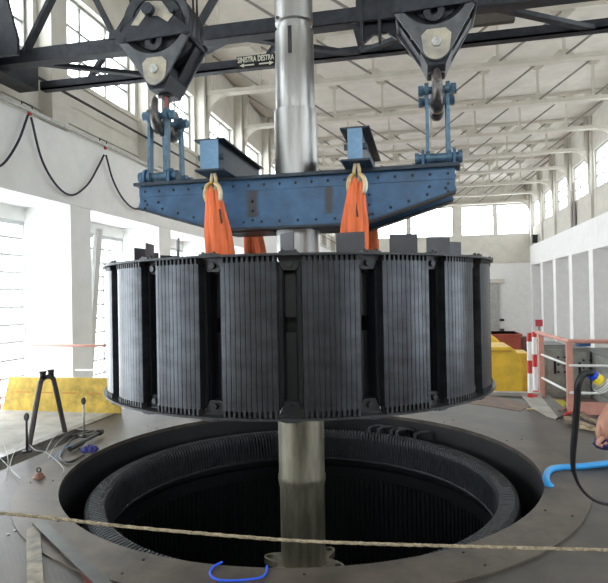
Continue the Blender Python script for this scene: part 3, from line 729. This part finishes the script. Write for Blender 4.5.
# ================================================================= LEFT WALL FITTINGS
zp = PX(0, 97, XL+.07).z
o = MB().bb((XL+.045, YF+.1, zp-.02), (XL+.095, YB-.2, zp+.025)).build('cable_track', galv); tag(o, 'grey metal cable track running along the top of the left crane beam', 'cable track')
for px, py, nm in ((29, 113, 'left'), (105, 153, 'right')):
    p = PX(px, py, XL+.07)
    t = thing('cable_clip', '%s festoon cable clip with red tag under the cable track' % nm, 'clip', (XL+.07, p.y, zp-.1), 'cable clips')
    MB().tube([(XL+.07, p.y-.02, zp-.02), (XL+.07, p.y-.02, zp-.07), (XL+.07, p.y+.02, zp-.07), (XL+.07, p.y+.02, zp-.02)], .008, 6).build('hanger', dark_m, t)
    MB().box((XL+.085, p.y, zp-.055), (.03, .05, .03)).build('tag', rpaint, t)
    MB().tube([(XL+.03, p.y-.1, zp+.02), (XL+.03, p.y-.1, zp+.1), (XL+.03, p.y+.12, zp+.1), (XL+.03, p.y+.12, zp+.05)], .01, 6).build('bracket', dark_m, t)
for pts, nm in (([(-30, 150), (-10, 165), (3, 164), (18, 142), (28, 115)], 'leftmost'), ([(31, 117), (42, 160), (58, 187), (73, 195), (88, 184), (98, 167), (104, 155)], 'middle'), ([(106, 155), (113, 180), (124, 200), (136, 209), (148, 203), (160, 180)], 'rightmost')):
    cv = curve([PX(x, y, XL+.08) for x, y in pts], 8)
    o = MB().tube(cv, .017, 8).build('festoon_cable', mat('cable_sheath', (.012, .012, .03), .5)); tag(o, '%s drooping loop of black cable on the white left wall beam' % nm, 'cable', 'festoon cables')
# leaning pale steel post
a = PX(99, 229, -5.45); 
p0_ = PY(88.5, 392, 8.9); p1_ = PY(99, 229, 8.9)
t = thing('perforated_post', 'tall pale grey perforated steel post leaning slightly beside the left column', 'post', p0_)
g = MB(); g.bar(p0_+Vector((0, 0, -.0)), p1_, .05, .15, up=(0, 1, 0)); g.build('upright', frame_m, t)
MB().bar(p0_+Vector((-.14, .02, 0)), p1_+Vector((-.10, .02, -.1)), .03, .03).build('side_strip', frame_m, t)
h = MB()
for k in range(9):
    q = p0_.lerp(p1_, .08+.1*k); h.box(q+Vector((-.12, -.01, 0)), (.02, .012, .02))
h.build('holes', dark_m, t)
# left railing (pink top rail, white mid rail)
t = thing('guard_rail', 'long pink and white guard rail in front of the left windows', 'railing', (-4.8, 7.25, -.03))
def rail(parent, nm, a, b_, r, m): MB().tube([a, b_], r, 10).build(nm, m, parent)
za, zb_ = PY(50, 345.5, 7.25).z, PY(80, 370, 7.25).z
rail(t, 'top_rail', (-6.4, 7.25, za), (-3.0, 7.25, za), .02, pink_m); rail(t, 'mid_rail', (-5.0, 7.25, zb_), (-3.0, 7.25, zb_), .014, wpaint)
for xx in (-3.0,): MB().tube([(xx, 7.25, .0), (xx, 7.25, za)], .02, 10).build('post', pink_m, t)
MB().tube([(-6.3, 7.25, -.03), (-6.3, 7.25, za)], .02, 10).build('post', pink_m, t)
# yellow board
q = [PY(x, y, 7.05) for x, y in ((3, 410), (121, 412), (121, 378), (8, 377))]
t = MB().prism([(q[0].x, -.03+.03), (q[1].x, 0.0), (q[2].x, q[2].z), (q[3].x+.03, q[3].z)], 'y', 7.03, 7.07).build('yellow_board', board_m, bevel=.004)
tag(t, 'long scuffed yellow board standing on edge along the left railing', 'board')
for k in range(4):
    xx = q[0].x+.35+k*.38
    MB().box((xx, 7.028, q[2].z*.55), (.24, .004, .02)).build('scuff', mat('board_scuff', (.62, .30, .08), .8), t)
# A-frame stand
a1 = PZ(31, 447, 0); a2 = PZ(66, 433, 0); ap = PX(46, 375, -4.27)
trest_m = mat('trestle_steel', (.075, .062, .06), .5, metal=.3, var=.3)
t = thing('trestle', 'dark inverted V steel trestle straddling the left trench edge', 'trestle', ((a1+a2)/2))
X = -4.245; yl, yr = a1.y, a2.y; ym = (yl+yr)/2; zt_ = ap.z
for s2, ye in ((-1, yl), (1, yr)):
    cv = curve([(X, ye, .012), (X, ym+s2*.13, zt_-.12), (X, ym+s2*.085, zt_-.04), (X, ym+s2*.03, zt_-.02), (X, ym, zt_-.02)], 6)
    MB().tube(cv, .028, 6).build('leg', trest_m, t)
    MB().cyl((X, ym+s2*.07, zt_-.03), (X, ym+s2*.07, zt_+.05), .034, 10).cyl((X, ym+s2*.07, zt_+.04), (X, ym+s2*.07, zt_+.055), .042, 10).build('prong', dark_m, t)
# trench edge angle
o = MB().bb((-4.34, -2.4, -.03), (-4.22, 7.0, .012)).build('trench_kerb', galv if False else mat('kerb_steel', (.25, .24, .22), .5, metal=.4, var=.3)); tag(o, 'long flat steel edging bar along the left trench', 'edging')
# two stirrer-like dial sticks
for px, py0, py1, nm in ((27, 452, 417, 'left round-headed black stick standing near the trestle'), (84, 436, 401, 'right round-headed stick with thin pale stem by the cable heap')):
    p = PZ(px, py0, 0); q = PY(px, py1, p.y)
    t = thing('dial_stand', nm, 'dial stand', p, 'round-headed sticks')
    MB().cyl(p, (p.x, p.y, q.z), .012, 8).build('stem', galv if px > 50 else dark_m, t)
    s_ = MB(); s_.lathe((0, 0, 0), [(0, -.014), (.03, -.011), (.036, 0), (.03, .011), (0, .014)], 20)
    M = Matrix.Translation((p.x, p.y, q.z)) @ Matrix.Rotation(math.pi/2-.1, 4, 'X') @ Matrix.Diagonal((.85, 1.25, 1, 1)); s_.v = [M @ v for v in s_.v]; s_.build('head', dark_m, t)
    MB().cyl((p.x, p.y, p.z), (p.x, p.y, p.z+.02), .05, 16).build('foot', dark_m, t)
# wires
def floor_line(pts, r, z=None):
    return curve([PZ(x, y, (r if z is None else z)) if len(p_) < 3 else PZ(x, y, p_[2]) for p_ in pts for x, y in [p_[:2]]], 6)
wire_m = mat('wire_sheath', (.38, .38, .36), .6)
wl_list = [
 ([(0, 458), (12, 470), (20, 478), (10, 465), (22, 440), (35, 450), (45, 452), (58, 462), (64, 470), (60, 475)], wire_m, .0035, 'thin white wire looping across the deck at the left edge'),
 ([(45, 453), (52, 440), (60, 431), (72, 428), (84, 430)], wire_m, .0035, 'pale wire rising toward the dark cable heap'),
 ([(48, 458), (56, 445), (66, 436), (80, 433), (90, 431)], wire_m, .0035, 'grey wire lying beside the pale one in the heap'),
 ([(52, 460), (62, 450), (76, 443), (84, 441)], bhose, .0035, 'short light blue wire in the heap'),
 ([(6, 480), (8, 460), (4, 445), (0, 440)], wire_m, .0035, 'white wire curling off the left edge of view'),
 ([(98, 430), (85, 437), (76, 436), (65, 447), (60, 458), (70, 462), (84, 455)], rubber, .012, 'thick black cable bundled beside the pit rim')]
for pts, m_, r, lab in wl_list:
    o = MB().tube(floor_line(pts, r, .03), r, 8).build('wire', m_); tag(o, lab, 'wire', 'wires heaped at the left')
o = MB().tube(floor_line([(66, 446), (78, 440), (90, 436), (102, 429)], .03), [.012]+[.03]*16+[.02, .02], 10).build('hand_torch', dark_m) if False else None
t = thing('power_tool', 'black hand tool with a knob end lying in the cable heap', 'tool', PZ(88, 440, 0))
a = PZ(70, 449, .05); b_ = PZ(99, 433, .07)
MB().tube([a, a.lerp(b_, .4), a.lerp(b_, .45), b_], [.028, .032, .02, .02], 12).build('body', rubber, t)
MB().tube([b_, b_+(b_-a).normalized()*.06], [.032, .03], 12).build('knob', rubber, t)
# crumpled purple cloth
bm = bmesh.new(); bmesh.ops.create_icosphere(bm, subdivisions=4, radius=1)
for v in bm.verts:
    n = v.co.normalized(); k = .75+.25*math.sin(7*n.x+3*n.y)*math.cos(6*n.y-4*n.z)+.08*math.sin(19*n.x+13*n.z)
    v.co = Vector((n.x*.10*k, n.y*.08*k, max(-.0, n.z*.06*k+.02)))
me = bpy.data.meshes.new('cloth_bundle'); bm.to_mesh(me); bm.free(); me.materials.append(mat('purple_cloth', (.06, .055, .26), .9, var=.4, scale=12))
for f in me.polygons: f.use_smooth = True
o = bpy.data.objects.new('cloth_bundle', me); C.objects.link(o); o.location = PZ(90, 452, .003); o.location.z = .003; tag(o, 'crumpled purple-blue cloth beside the cable heap on the pit rim', 'cloth')
# small copper fitting
p = PZ(39, 479, 0); t = thing('copper_fitting', 'small copper-coloured eye fitting bolted to the left deck', 'fitting', p)
MB().lathe(p, [(0.0, 0), (.05, 0), (.052, .02), (.036, .03), (.034, .05), (.02, .058), (0, .06)], 20).build('base', mat('copper', (.28, .14, .10), .5, metal=.3, var=.3), t)
MB().tube([p+Vector((.02*math.cos(k*.63), 0, .08+.02*math.sin(k*.63))) for k in range(10)], .007, 6, closed=True).build('eye', dark_m, t)
# flat bars lower left
def flat(pts, w, label, m, z=.006, th=.014):
    a, b_ = PZ(*pts[0], z+.012), PZ(*pts[1], z+.012); o = MB().bar(a, b_, w, th).build('flat_bar', m, bevel=.002)
    return tag(o, label, 'steel bar', 'steel bars on the near left deck')
flat([(33, 527), (37, 612)], .085, 'scuffed yellowish flat bar pointing straight toward the viewer on the near left deck', mat('scuffed_bar', (.30, .25, .16), .5, col2=(.06, .055, .05), scale=9), .008)
flat([(38, 522), (112, 592)], .075, 'dark flat bar running diagonally beside the scuffed one', mat('dark_bar', (.085, .085, .08), .4, metal=.5, var=.3), .024)
# red paint smear
q = [PZ(x, y, .001) for x, y in ((72, 552), (78, 556), (96, 584), (104, 600), (94, 600), (82, 575))]
o = MB().prism([(p.x, p.y) for p in q], 'z', .0005, .003).build('paint_smear', mat('red_smear', (.25, .06, .05), .7)); tag(o, 'faded red paint smear on the near deck beside the diagonal bar', 'paint mark')
# loose nuts / chips
for k, (x, y) in enumerate(((54, 546), (55, 560), (15, 531), (8, 535), (98, 565), (214, 570), (196, 580), (240, 578))):
    p = PZ(x, y, 0); o = MB().cyl(p+Vector((0, 0, .001)), p+Vector((0, 0, .008)), .012-.0006*k, 6).build('bolt_head', galv)
    o['label'] = 'small grey bolt head set in the near deck'; o['category'] = 'bolt'; o['group'] = 'bolt heads on the near deck'
# rope across
pts = [(-60, 508), (0, 513), (60, 519), (130, 527), (220, 535), (300, 541), (380, 544), (450, 546), (530, 548), (608, 550), (670, 552)]
cv = curve([PD(x, y, 2.5) for x, y in pts], 12); mb = MB()
for s3 in range(3):
    mb.tube([p+Vector((0, math.cos(i*.9+s3*2.094), math.sin(i*.9+s3*2.094)))*.0036 for i, p in enumerate(cv)], .0046, 6)
o = mb.build('hemp_rope', rope_m); tag(o, 'twisted hemp barrier rope stretched across the foreground', 'rope')
# blue cord near edge
o = MB().tube(curve([PZ(222, 562, .016), PZ(213, 567, .018), PZ(210, 574, .018), PZ(217, 579.5, .018), PZ(235, 580.5, .018), PZ(258, 578, .018), PZ(266, 573, .018), PZ(267, 566, .018)], 6), .0065, 8).build('blue_string', bcord)
tag(o, 'thin bright blue cord lying at the near rim of the pit', 'cord')
# ================================================================= RIGHT SIDE
# railing
A_ = Vector((1.74, 9.08, 0)); B_ = Vector((1.80, 7.84, 0)); Cc = Vector((4.2, 7.72, 0))
A_ = PZ(542, 396, 0); B_ = PZ(570.5, 414, 0); Cc = Vector((4.2, B_.y-.12, 0))
t = thing('guard_rail', 'pink-posted guard rail with white mid rails at the right deck corner', 'railing', B_)
zt_ = .95; up = Vector((0, 0, 1))
MB().tube([A_+up*zt_+Vector((-.05, .1, .02)), A_+up*zt_, B_+up*(zt_-.01), Cc+up*(zt_-.01)], .028, 10).build('top_rail', pink_m, t)
for zz in (.63, .28):
    MB().tube([A_+up*zz, B_+up*zz-Vector((0, .03, 0)), ], .017, 8).build('mid_rail', wpaint, t); MB().tube([B_+up*zz-Vector((0, .03, 0)), Cc+up*zz], .017, 8).build('mid_rail', wpaint, t)
for p in (A_, B_, Vector((3.3, B_.y-.08, 0))):
    MB().box(p+up*.47, (.075, .05, .94)).build('post', pink_m, t)
MB().bar(B_+Vector((.06, 0, .08)), Cc+Vector((0, 0, .08)), .012, .16).build('toe_board', pink_m, t)
# red/white barriers
for px0, px1, nm, Yo in ((529.5, 531, 'left', 0), (534.5, 537, 'right', .15)):
    p = PZ(px0+1, 398 if nm == 'left' else 394, 0); top = PY(px0, 333 if nm == 'left' else 332, p.y)
    t = thing('striped_barrier_pole', '%s of the two red and white striped poles at the end of the pink railing' % nm, 'barrier pole', p, 'red and white striped poles')
    H = top.z
    bands = ((0, .08, 1), (.08, .38, 0), (.38, .58, 1), (.58, .87, 0), (.87, 1, 1)) if nm == 'left' else ((0, .06, 1), (.06, .44, 0), (.44, .64, 1), (.64, .92, 0), (.92, 1, 1))
    for f0, f1, isr in bands:
        MB().cyl(p+up*(H*f0), p+up*(H*f1), .036, 12).build('stripe_band', rpaint if isr else wpaint, t)
    MB().bar(p+Vector((-.03, 0, .02)), p+Vector((.10, .08, .02)), .05, .04).build('foot', rpaint, t)
# small red notice box
p = PY(539, 323, 11.5)
t = thing('red_notice', 'small red square notice box on a grey post beyond the railing', 'notice', (p.x, 11.5, ZH))
MB().box((p.x, 11.5, p.z), (.13, .03, .13)).build('panel', mat('notice_red', (.5, .05, .07), .5), t); MB().cyl((p.x, 11.53, ZH), (p.x, 11.53, p.z), .02, 8).build('post', grey_m, t)
# yellow curved casing
def seg_case(px0, px1, ptop, pbot, Y, thick, name, label, m, zb=ZH):
    a = PY(px0, pbot, Y); b_ = PY(px1, ptop, Y); x0, x1 = a.x, b_.x; ztp = b_.z
    k = MB(); pl = []
    return x0, x1, ztp
x1 = PY(527, 380, 12.2).x; xs_ = PY(516, 348, 12.2).x; ztp = PY(510, 347, 12.2).z; zlow = ZH
t = thing('turbine_casing', 'tall yellow curved machine casing standing just beyond the deck beside the rotor', 'machine casing', (xs_-1, 13, ZH))
pl = [(-1.6, ZH), (-1.6, ztp-.1), (-1.5, ztp)]+[(PY(x, y, 12.2).x, PY(x, y, 12.2).z) for x, y in ((511, 347), (516, 351), (520, 358), (523, 368), (524, 378), (523, 388), (521, 396))]+[(PY(519, 400, 12.2).x, ZH)]
MB().prism(pl, 'y', 12.2, 13.4).build('casing', yellow_m, t, bevel=.03)
MB().bb((-1.4, 12.15, .35), (x1-.3, 12.2, .39)).build('seam', mat('yellow_seam', (.5, .3, .03), .6), t)
MB().bb((-1.4, 12.17, ZH), (-1.3, 12.2, ztp)).build('rib', yellow_m, t)
g = MB(); xx = PY(503, 340, 14.5).x; zz = PY(503, 334, 14.5).z
o = MB().lathe((0, 0, 0), [(0, 0), (.55, 0), (.6, .05), (.6, 1.0), (.5, 1.1), (0, 1.1)], 40); M = Matrix.Translation((xx-.45, 15.3, zz-.62)) @ Matrix.Rotation(-math.pi/2, 4, 'X'); o.v = [M @ v for v in o.v]
o.bb((xx-.95, 15.4, ZH), (xx+.05, 16.2, zz-.6))
tag(o.build('yellow_drum', yellow_m), 'round yellow drum housing behind the tall yellow casing', 'machine')
p0_, p1_ = PY(519, 376, 14.0), PY(527, 353, 14.0)
o = MB().bb((p0_.x-.3, 14.0, ZH), (p1_.x+.05, 14.8, p1_.z)).bb((p0_.x-.3, 13.95, ZH), (p1_.x+.1, 14.85, ZH+.3)).build('yellow_cabinet', yellow_m, bevel=.02); tag(o, 'smaller yellow machine box between the casing and the striped poles', 'machine')
p0_, p1_ = PY(500, 352, 20), PY(521, 334, 20)
o = MB().bb((p0_.x-.3, 20, ZH), (p1_.x, 21.5, p1_.z)).bb((p0_.x-.35, 19.95, p1_.z-.06), (p1_.x+.05, 21.55, p1_.z)).build('red_tank', red_m, bevel=.02); tag(o, 'red-brown rectangular tank behind the yellow machines', 'tank')
p0_, p1_ = PY(521, 352, 21), PY(526, 337, 21)
o = MB().bb((p0_.x, 21, ZH), (p1_.x+.1, 21.6, p1_.z)).bb((p0_.x+.05, 20.97, ZH+.3), (p1_.x, 21, p1_.z-.1)).build('brown_cabinet', mat('brown_cab', (.22, .13, .11), .7)); tag(o, 'narrow brown cabinet beside the red-brown tank', 'cabinet')
# door frame column on the back wall + wall boxes
p0_, p1_ = PY(491, 335, YB), PY(498, 283, YB)
d = S(MB().bb((p0_.x-1.0, YB-.16, ZH), (p1_.x, YB-.04, p1_.z)).build('door_1', mat('door_grey', (.42, .42, .40), .7, var=.2)))
S(MB().bb((p0_.x-1.2, YB-.25, p1_.z), (p1_.x+.35, YB-.04, p1_.z+.25)).build(trim(), cream_wall))
for y_, nm in ((320, 'upper'), (330, 'lower')):
    p = PY(502, y_, YB-.1); o = MB().box((p.x, YB-.1, p.z), (.25, .12, .14)).box((p.x-.04, YB-.17, p.z), (.1, .02, .1)).build('wall_box', dark_m); tag(o, '%s small dark box on the white end wall' % nm, 'wall box', 'small dark wall boxes')
p = PY(529, 246, 34); o = MB().bb((p.x-.05, 33.9, ZB1), (p.x+.2, 34.3, ZB1+.4)).box((p.x+.075, 34.1, ZB1+.43), (.3, .45, .06)).build('buffer_stop', dark_m); o.location.x = XR-.12+.0; o.location.x += .0; tag(o, 'small dark buffer stop at the far end of the right crane beam', 'buffer')
# grey machine cabinets beyond railing
def cab(x0, x1, y0, y1, z1, label, holes=True):
    t = thing('control_cabinet', label, 'cabinet', ((x0+x1)/2, (y0+y1)/2, ZH), 'grey cabinets beyond the right railing')
    MB().bb((x0, y0, ZH), (x1, y1, z1)).build('body', grey_m, t, bevel=.02)
    MB().bb((x0+.08, y0-.015, ZH+.15), (x1-.08, y0, z1-.08)).build('front_panel', mat('cab_panel', (.34, .35, .34), .7, var=.2), t)
    MB().bb((x0-.02, y0-.02, z1), (x1+.02, y1+.02, z1+.03)).build('top_cover', mat('cab_top', (.2, .2, .2), .7), t)
    if holes:
        for r in range(3):
            for k in range(3): MB().cyl((x0+.35+k*.16, y0-.03, z1-.3-r*.2), (x0+.35+k*.16, y0-.015, z1-.3-r*.2), .03, 10).build('gauge', rubber, t)
    MB().bb((x1-.3, y0-.03, z1-.75), (x1-.24, y0-.015, z1-.35)).build('handle_bar', dark_m, t)
YC_ = 16.2; zc1 = PY(560, 346, YC_).z
cab(PY(544, 350, YC_).x, PY(566, 350, YC_).x-.02, YC_, YC_+1.2, zc1, 'grey cabinet with round gauges seen between the two pink posts')
cab(PY(567, 350, YC_).x+.05, PY(590, 350, YC_).x, YC_, YC_+1.2, PY(580, 349, YC_).z, 'grey cabinet seen just right of the corner pink post')
cab(PY(590, 350, YC_).x+.06, XR+.3, YC_-2.5, YC_+1.2, PY(600, 353, YC_).z, 'wide grey cabinet at the right edge of view', False)
p = PY(583, 345, 16.8); zc2 = PY(580, 349, YC_).z; 
o = MB().box((p.x, 16.8, zc2+.10), (.32, .3, .14)).box((p.x, 16.8, zc2+.18), (.34, .32, .02)).build('blue_crate', mat('blue_crate', (.03, .10, .25), .6)); tag(o, 'small blue box lying on top of the grey cabinets', 'box')
o = None
# yellow floor mark beyond
q = PZ(555, 404, ZH)
o = MB().bb((q.x-.25, q.y-.4, ZH), (q.x+.3, q.y+.5, ZH+.02)).build('yellow_mat', mat('yellow_mat', (.55, .50, .08), .8)); tag(o, 'yellow square mat on the lower floor beyond the railing', 'mat')
# hall pipes on right wall: leaning ladder-like pale pipes
for (xa_, ya_, xb_, yb_, nm) in ((536, 268, 540, 308, 'left'), (564, 265, 570, 315, 'right')):
    X_ = XRW-.12; a = PX(xa_, ya_, X_); b_ = PX(xb_, yb_, X_)
    o = MB().tube([a, a.lerp(b_, .5)+Vector((.02, 0, 0)), b_], .05, 8).build('wall_pipe', wpaint); tag(o, '%s slanting white pipe in the right wall bays' % nm, 'pipe', 'white wall pipes')
# tall leaning board by right upper window
a = PX(578, 228, XR+.15); b_ = PX(580, 180, XR+.15)
o = MB().bar((XR+.03, a.y, ZB1), (XR+.05, a.y+.15, b_.z), .06, .25).bar((XR+.02, a.y+.3, ZB1), (XR+.04, a.y+.45, b_.z-.3), .05, .1).build('leaning_plank', mat('plank_grey', (.22, .2, .18), .8)); tag(o, 'tall grey plank leaning by an upper window on the right crane beam', 'plank')
# blue hose with dark inner edge
o = MB().tube(curve([PZ(640, 461, .03), PZ(608, 463.5, .03), PZ(580, 466.5, .03), PZ(560, 467.5, .03), PZ(550, 470, .04), PZ(546, 477, .05), PZ(548, 484, .03), PZ(553, 489, -.03), PZ(556, 496, -.15)], 8), .028, 12).build('blue_hose', bhose); tag(o, 'thick bright blue hose curving over the right rim of the pit', 'hose')
# wood offcuts & pliers
for k, (x0, y0, x1, y1, w_, m_) in enumerate(((572, 412, 600, 424, .05, wood_m), (566, 418, 592, 428, .06, wood_m), (580, 427, 598, 430, .04, mat('pale_wood', (.6, .48, .28), .8)), (560, 412, 575, 404, .05, mat('dark_wood', (.18, .12, .09), .8)), (576, 408, 590, 420, .05, mat('dark_wood', (.18, .12, .09), .8)), (564, 422, 578, 423, .04, wood_m))):
    a, b_ = PZ(x0, y0, .02+.018*(k % 2)), PZ(x1, y1, .02+.018*(k % 2)); zz = .022+.012*(k % 2)*2
    a.z = b_.z = zz
    o = MB().bar(a, b_, w_, .035).build('wood_offcut', m_, bevel=.004)
    tag(o, ['long brown wood offcut lying against the pink toe board', 'broad brown wood offcut in front of the toe board', 'pale yellowish wood stick nearest the hand', 'dark offcut at the foot of the corner post', 'dark offcut crossing the long brown one', 'short brown wood stick left of the pale stick'][k], 'wood piece', 'wood offcuts by the railing')
t = thing('pliers', 'red-handled pliers lying on the deck left of the wood offcuts', 'pliers', PZ(562, 418, 0))
a, m2, b_ = PZ(557, 419, .02), PZ(562, 416, .02), PZ(571, 410, .03)
MB().tube([a, m2], [.012, .02], 8).build('jaw', dark_m, t); MB().tube([m2, m2.lerp(b_, .5)+Vector((.02, .03, 0)), b_], .012, 8).build('handle', rpaint, t); MB().tube([m2, m2.lerp(b_, .5)-Vector((.0, .05, 0)), b_-Vector((0, .1, 0))], .012, 8).build('handle', rpaint, t)
p = PZ(530, 410, 0); o = MB().box(p+up*.012, (.08, .05, .02)).build('wood_chip', mat('pale_wood', (.6, .48, .28), .8)); tag(o, 'single pale wood chip lying on the bare deck near the striped poles', 'wood piece')
# black hose of the tool
pts = [PD(594, 374.5, 2.7), PD(588, 373, 2.7), PD(582, 376, 2.7), PD(578, 386, 2.7), PD(577, 405, 2.75), PD(575, 430, 2.8), PD(573, 455, 2.85), PD(574, 472, 2.9), PD(581, 488, 2.95), PD(594, 500, 2.95), PD(612, 505, 2.9), PD(640, 506, 2.8)]
cv = curve(pts, 8); n = len(cv)
o = MB().tube(cv, [.016 if i < n*.5 else .016-.008*min(1, (i-n*.5)/(n*.2)) for i in range(n)], 10).build('air_hose', rubber); tag(o, 'black rubber air hose looping down from the hand tool at the right edge', 'hose')
# tool
t = thing('air_tool', 'hand-held air tool with yellow band, blue collar and silver housing at the right edge', 'tool', PD(598, 390, 2.7))
a, b_ = PD(592, 374.5, 2.7), PD(614, 392, 2.7)
def sub(u0, u1, r, nm, m_): MB().tube([a.lerp(b_, u0), a.lerp(b_, u1)], r, 14).build(nm, m_, t)
sub(0, .14, .024, 'blue_collar', mat('collar_blue', (.01, .05, .5), .4)); sub(.14, .36, .026, 'yellow_band', mat('band_yellow', (.85, .65, .02), .4)); sub(.36, .9, .05, 'silver_housing', galv); sub(.86, 1.1, .03, 'spindle', dark_m)
for u in (.42, .5, .58): sub(u, u+.03, .053, 'ring_groove', wpaint)
# ================================================================= PERSON at the right edge (forearm and hand in view)
def skinned(name, pts, edges, m, parent=None, root=0, sub=2):
    me = bpy.data.meshes.new(name); base = wl(parent) if parent is not None else Vector((0, 0, 0))
    me.from_pydata([Vector(p[:3])-base for p in pts], edges, []); me.materials.append(m)
    o = bpy.data.objects.new(name, me); C.objects.link(o)
    sk = o.modifiers.new('skin', 'SKIN'); sk.use_smooth_shade = True; sd = o.modifiers.new('sub', 'SUBSURF'); sd.levels = sub; sd.render_levels = sub
    if not me.skin_vertices:
        bpy.context.view_layer.objects.active = o
    lay = me.skin_vertices[0].data if len(me.skin_vertices) else None
    if lay is None: return o
    for i, p in enumerate(pts): lay[i].radius = (p[3], p[3])
    lay[root].use_root = True
    if parent is not None: o.parent = parent
    return o
wr = PD(605, 418, 2.6); kn = PD(602, 434, 2.6); el = PD(640, 372, 2.75)
rx = (RM @ Vector((1, 0, 0))); fw_ = Vector((rx.y*-1, rx.x, 0)) ; fw_ = (RM @ Vector((0, 0, -1)))
hip = PD(760, 430, 2.75); hip.z = .93
base = Vector((hip.x, hip.y, 0))
def rel(dx, dy, z): v = base+rx*dx+fw_*dy; v.z = z; return v
pts = []; eds = []
def V(p, r): pts.append((*p, r)); return len(pts)-1
def chain(s0, lst):
    q = s0
    for p, r in lst: k = V(p, r); eds.append((q, k)); q = k
    return q
pel = V(rel(0, 0, .95), .13)
che = chain(pel, [(rel(0, .0, 1.12), .125), (rel(0, 0, 1.3), .15), (rel(0, 0, 1.42), .12)])
nk = chain(che, [(rel(0, 0, 1.5), .06), (rel(0, 0, 1.58), .085), (rel(-.02, 0, 1.68), .10), (rel(-.01, 0, 1.76), .06)])
shl = rel(-.2, 0, 1.40)
wrist = chain(che, [(shl, .065), ((shl+el)/2, .05), (el, .045), (el.lerp(wr, .35), .043), (wr.lerp(el, .1), .028), (wr, .028)])
hd_dir = (kn-wr).normalized(); sidev = rx
palm = chain(wrist, [(wr+hd_dir*.045, .034)])
for j, (off, ln, r) in enumerate(((-.034, .9, .0095), (-.012, 1.05, .010), (.011, 1.0, .0095), (.032, .8, .0085))):
    b0 = wr+hd_dir*.085+rx*off*.4+fw_*off*.9
    chain(palm, [(b0, r*1.25), (b0+hd_dir*.035*ln-rx*.016, r*1.05), (b0+hd_dir*.045*ln+rx*.014, r), (b0+hd_dir*.022*ln+rx*.026, r*.85)])
tb = wr+hd_dir*.03-rx*.028-fw_*.012
chain(palm, [(tb, .014), (tb+hd_dir*.035-rx*.006-fw_*.01, .012), (tb+hd_dir*.06+rx*.008-fw_*.012, .0095)])
chain(che, [(rel(.2, 0, 1.4), .065), (rel(.27, .02, 1.15), .05), (rel(.2, .22, 1.05), .038), (rel(.1, .32, 1.08), .03), (rel(.06, .38, 1.08), .035)])
for s2 in (-1, 1): chain(pel, [(rel(s2*.10, 0, .86), .10), (rel(s2*.12, .0, .5), .065), (rel(s2*.12, -.02, .12), .042), (rel(s2*.12, .0, .05), .045), (rel(s2*.13, .15, .035), .035)])
person = skinned('person', pts, eds, skin_m, sub=2)
tag(person, 'bare forearm and hand of a person reaching down at the right edge', 'person')
# dark blue rag / glove under the hand
p = PD(604, 444, 2.6); bm = bmesh.new(); bmesh.ops.create_icosphere(bm, subdivisions=3, radius=1)
for v in bm.verts:
    n = v.co.normalized(); k = .85+.2*math.sin(5*n.x+4*n.y)*math.cos(5*n.z); v.co = Vector((n.x*.05*k, n.y*.05*k, n.z*.03*k))
me = bpy.data.meshes.new('blue_rag'); bm.to_mesh(me); bm.free(); me.materials.append(mat('rag_blue', (.02, .02, .09), .9))
for f in me.polygons: f.use_smooth = True
o = bpy.data.objects.new('blue_rag', me); C.objects.link(o); o.location = p; tag(o, 'dark blue rag held under the hand at the right edge', 'rag')
# ================================================================= LIGHT
w = bpy.data.worlds.new('overcast'); bpy.context.scene.world = w; w.use_nodes = True
bg = w.node_tree.nodes['Background']; bg.inputs[0].default_value = (.90, .95, 1.0, 1); bg.inputs[1].default_value = 5.0
for axis, pos, a0, a1, z0, z1, inn in PORT:
    if axis == 'x' and a0 > 24: continue
    ld = bpy.data.lights.new('portal', 'AREA'); ld.shape = 'RECTANGLE'; ld.size = (a1-a0); ld.size_y = (z1-z0); ld.cycles.is_portal = True
    lo = bpy.data.objects.new('portal', ld); C.objects.link(lo)
    off = -.06*inn
    if axis == 'x':
        lo.location = (pos+off, (a0+a1)/2, (z0+z1)/2); d = Vector((inn, 0, 0))
    else:
        lo.location = ((a0+a1)/2, pos+off, (z0+z1)/2); d = Vector((0, inn, 0))
    lo.rotation_euler = d.to_track_quat('-Z', 'Y').to_euler()
sc = bpy.context.scene; sc.view_settings.view_transform = 'Standard'; sc.view_settings.look = 'None'; sc.view_settings.gamma = 1; sc.view_settings.use_curve_mapping = False
sc.view_settings.exposure = 1.0
sc.cycles.max_bounces = 10; sc.cycles.diffuse_bounces = 7; sc.cycles.transparent_max_bounces = 12
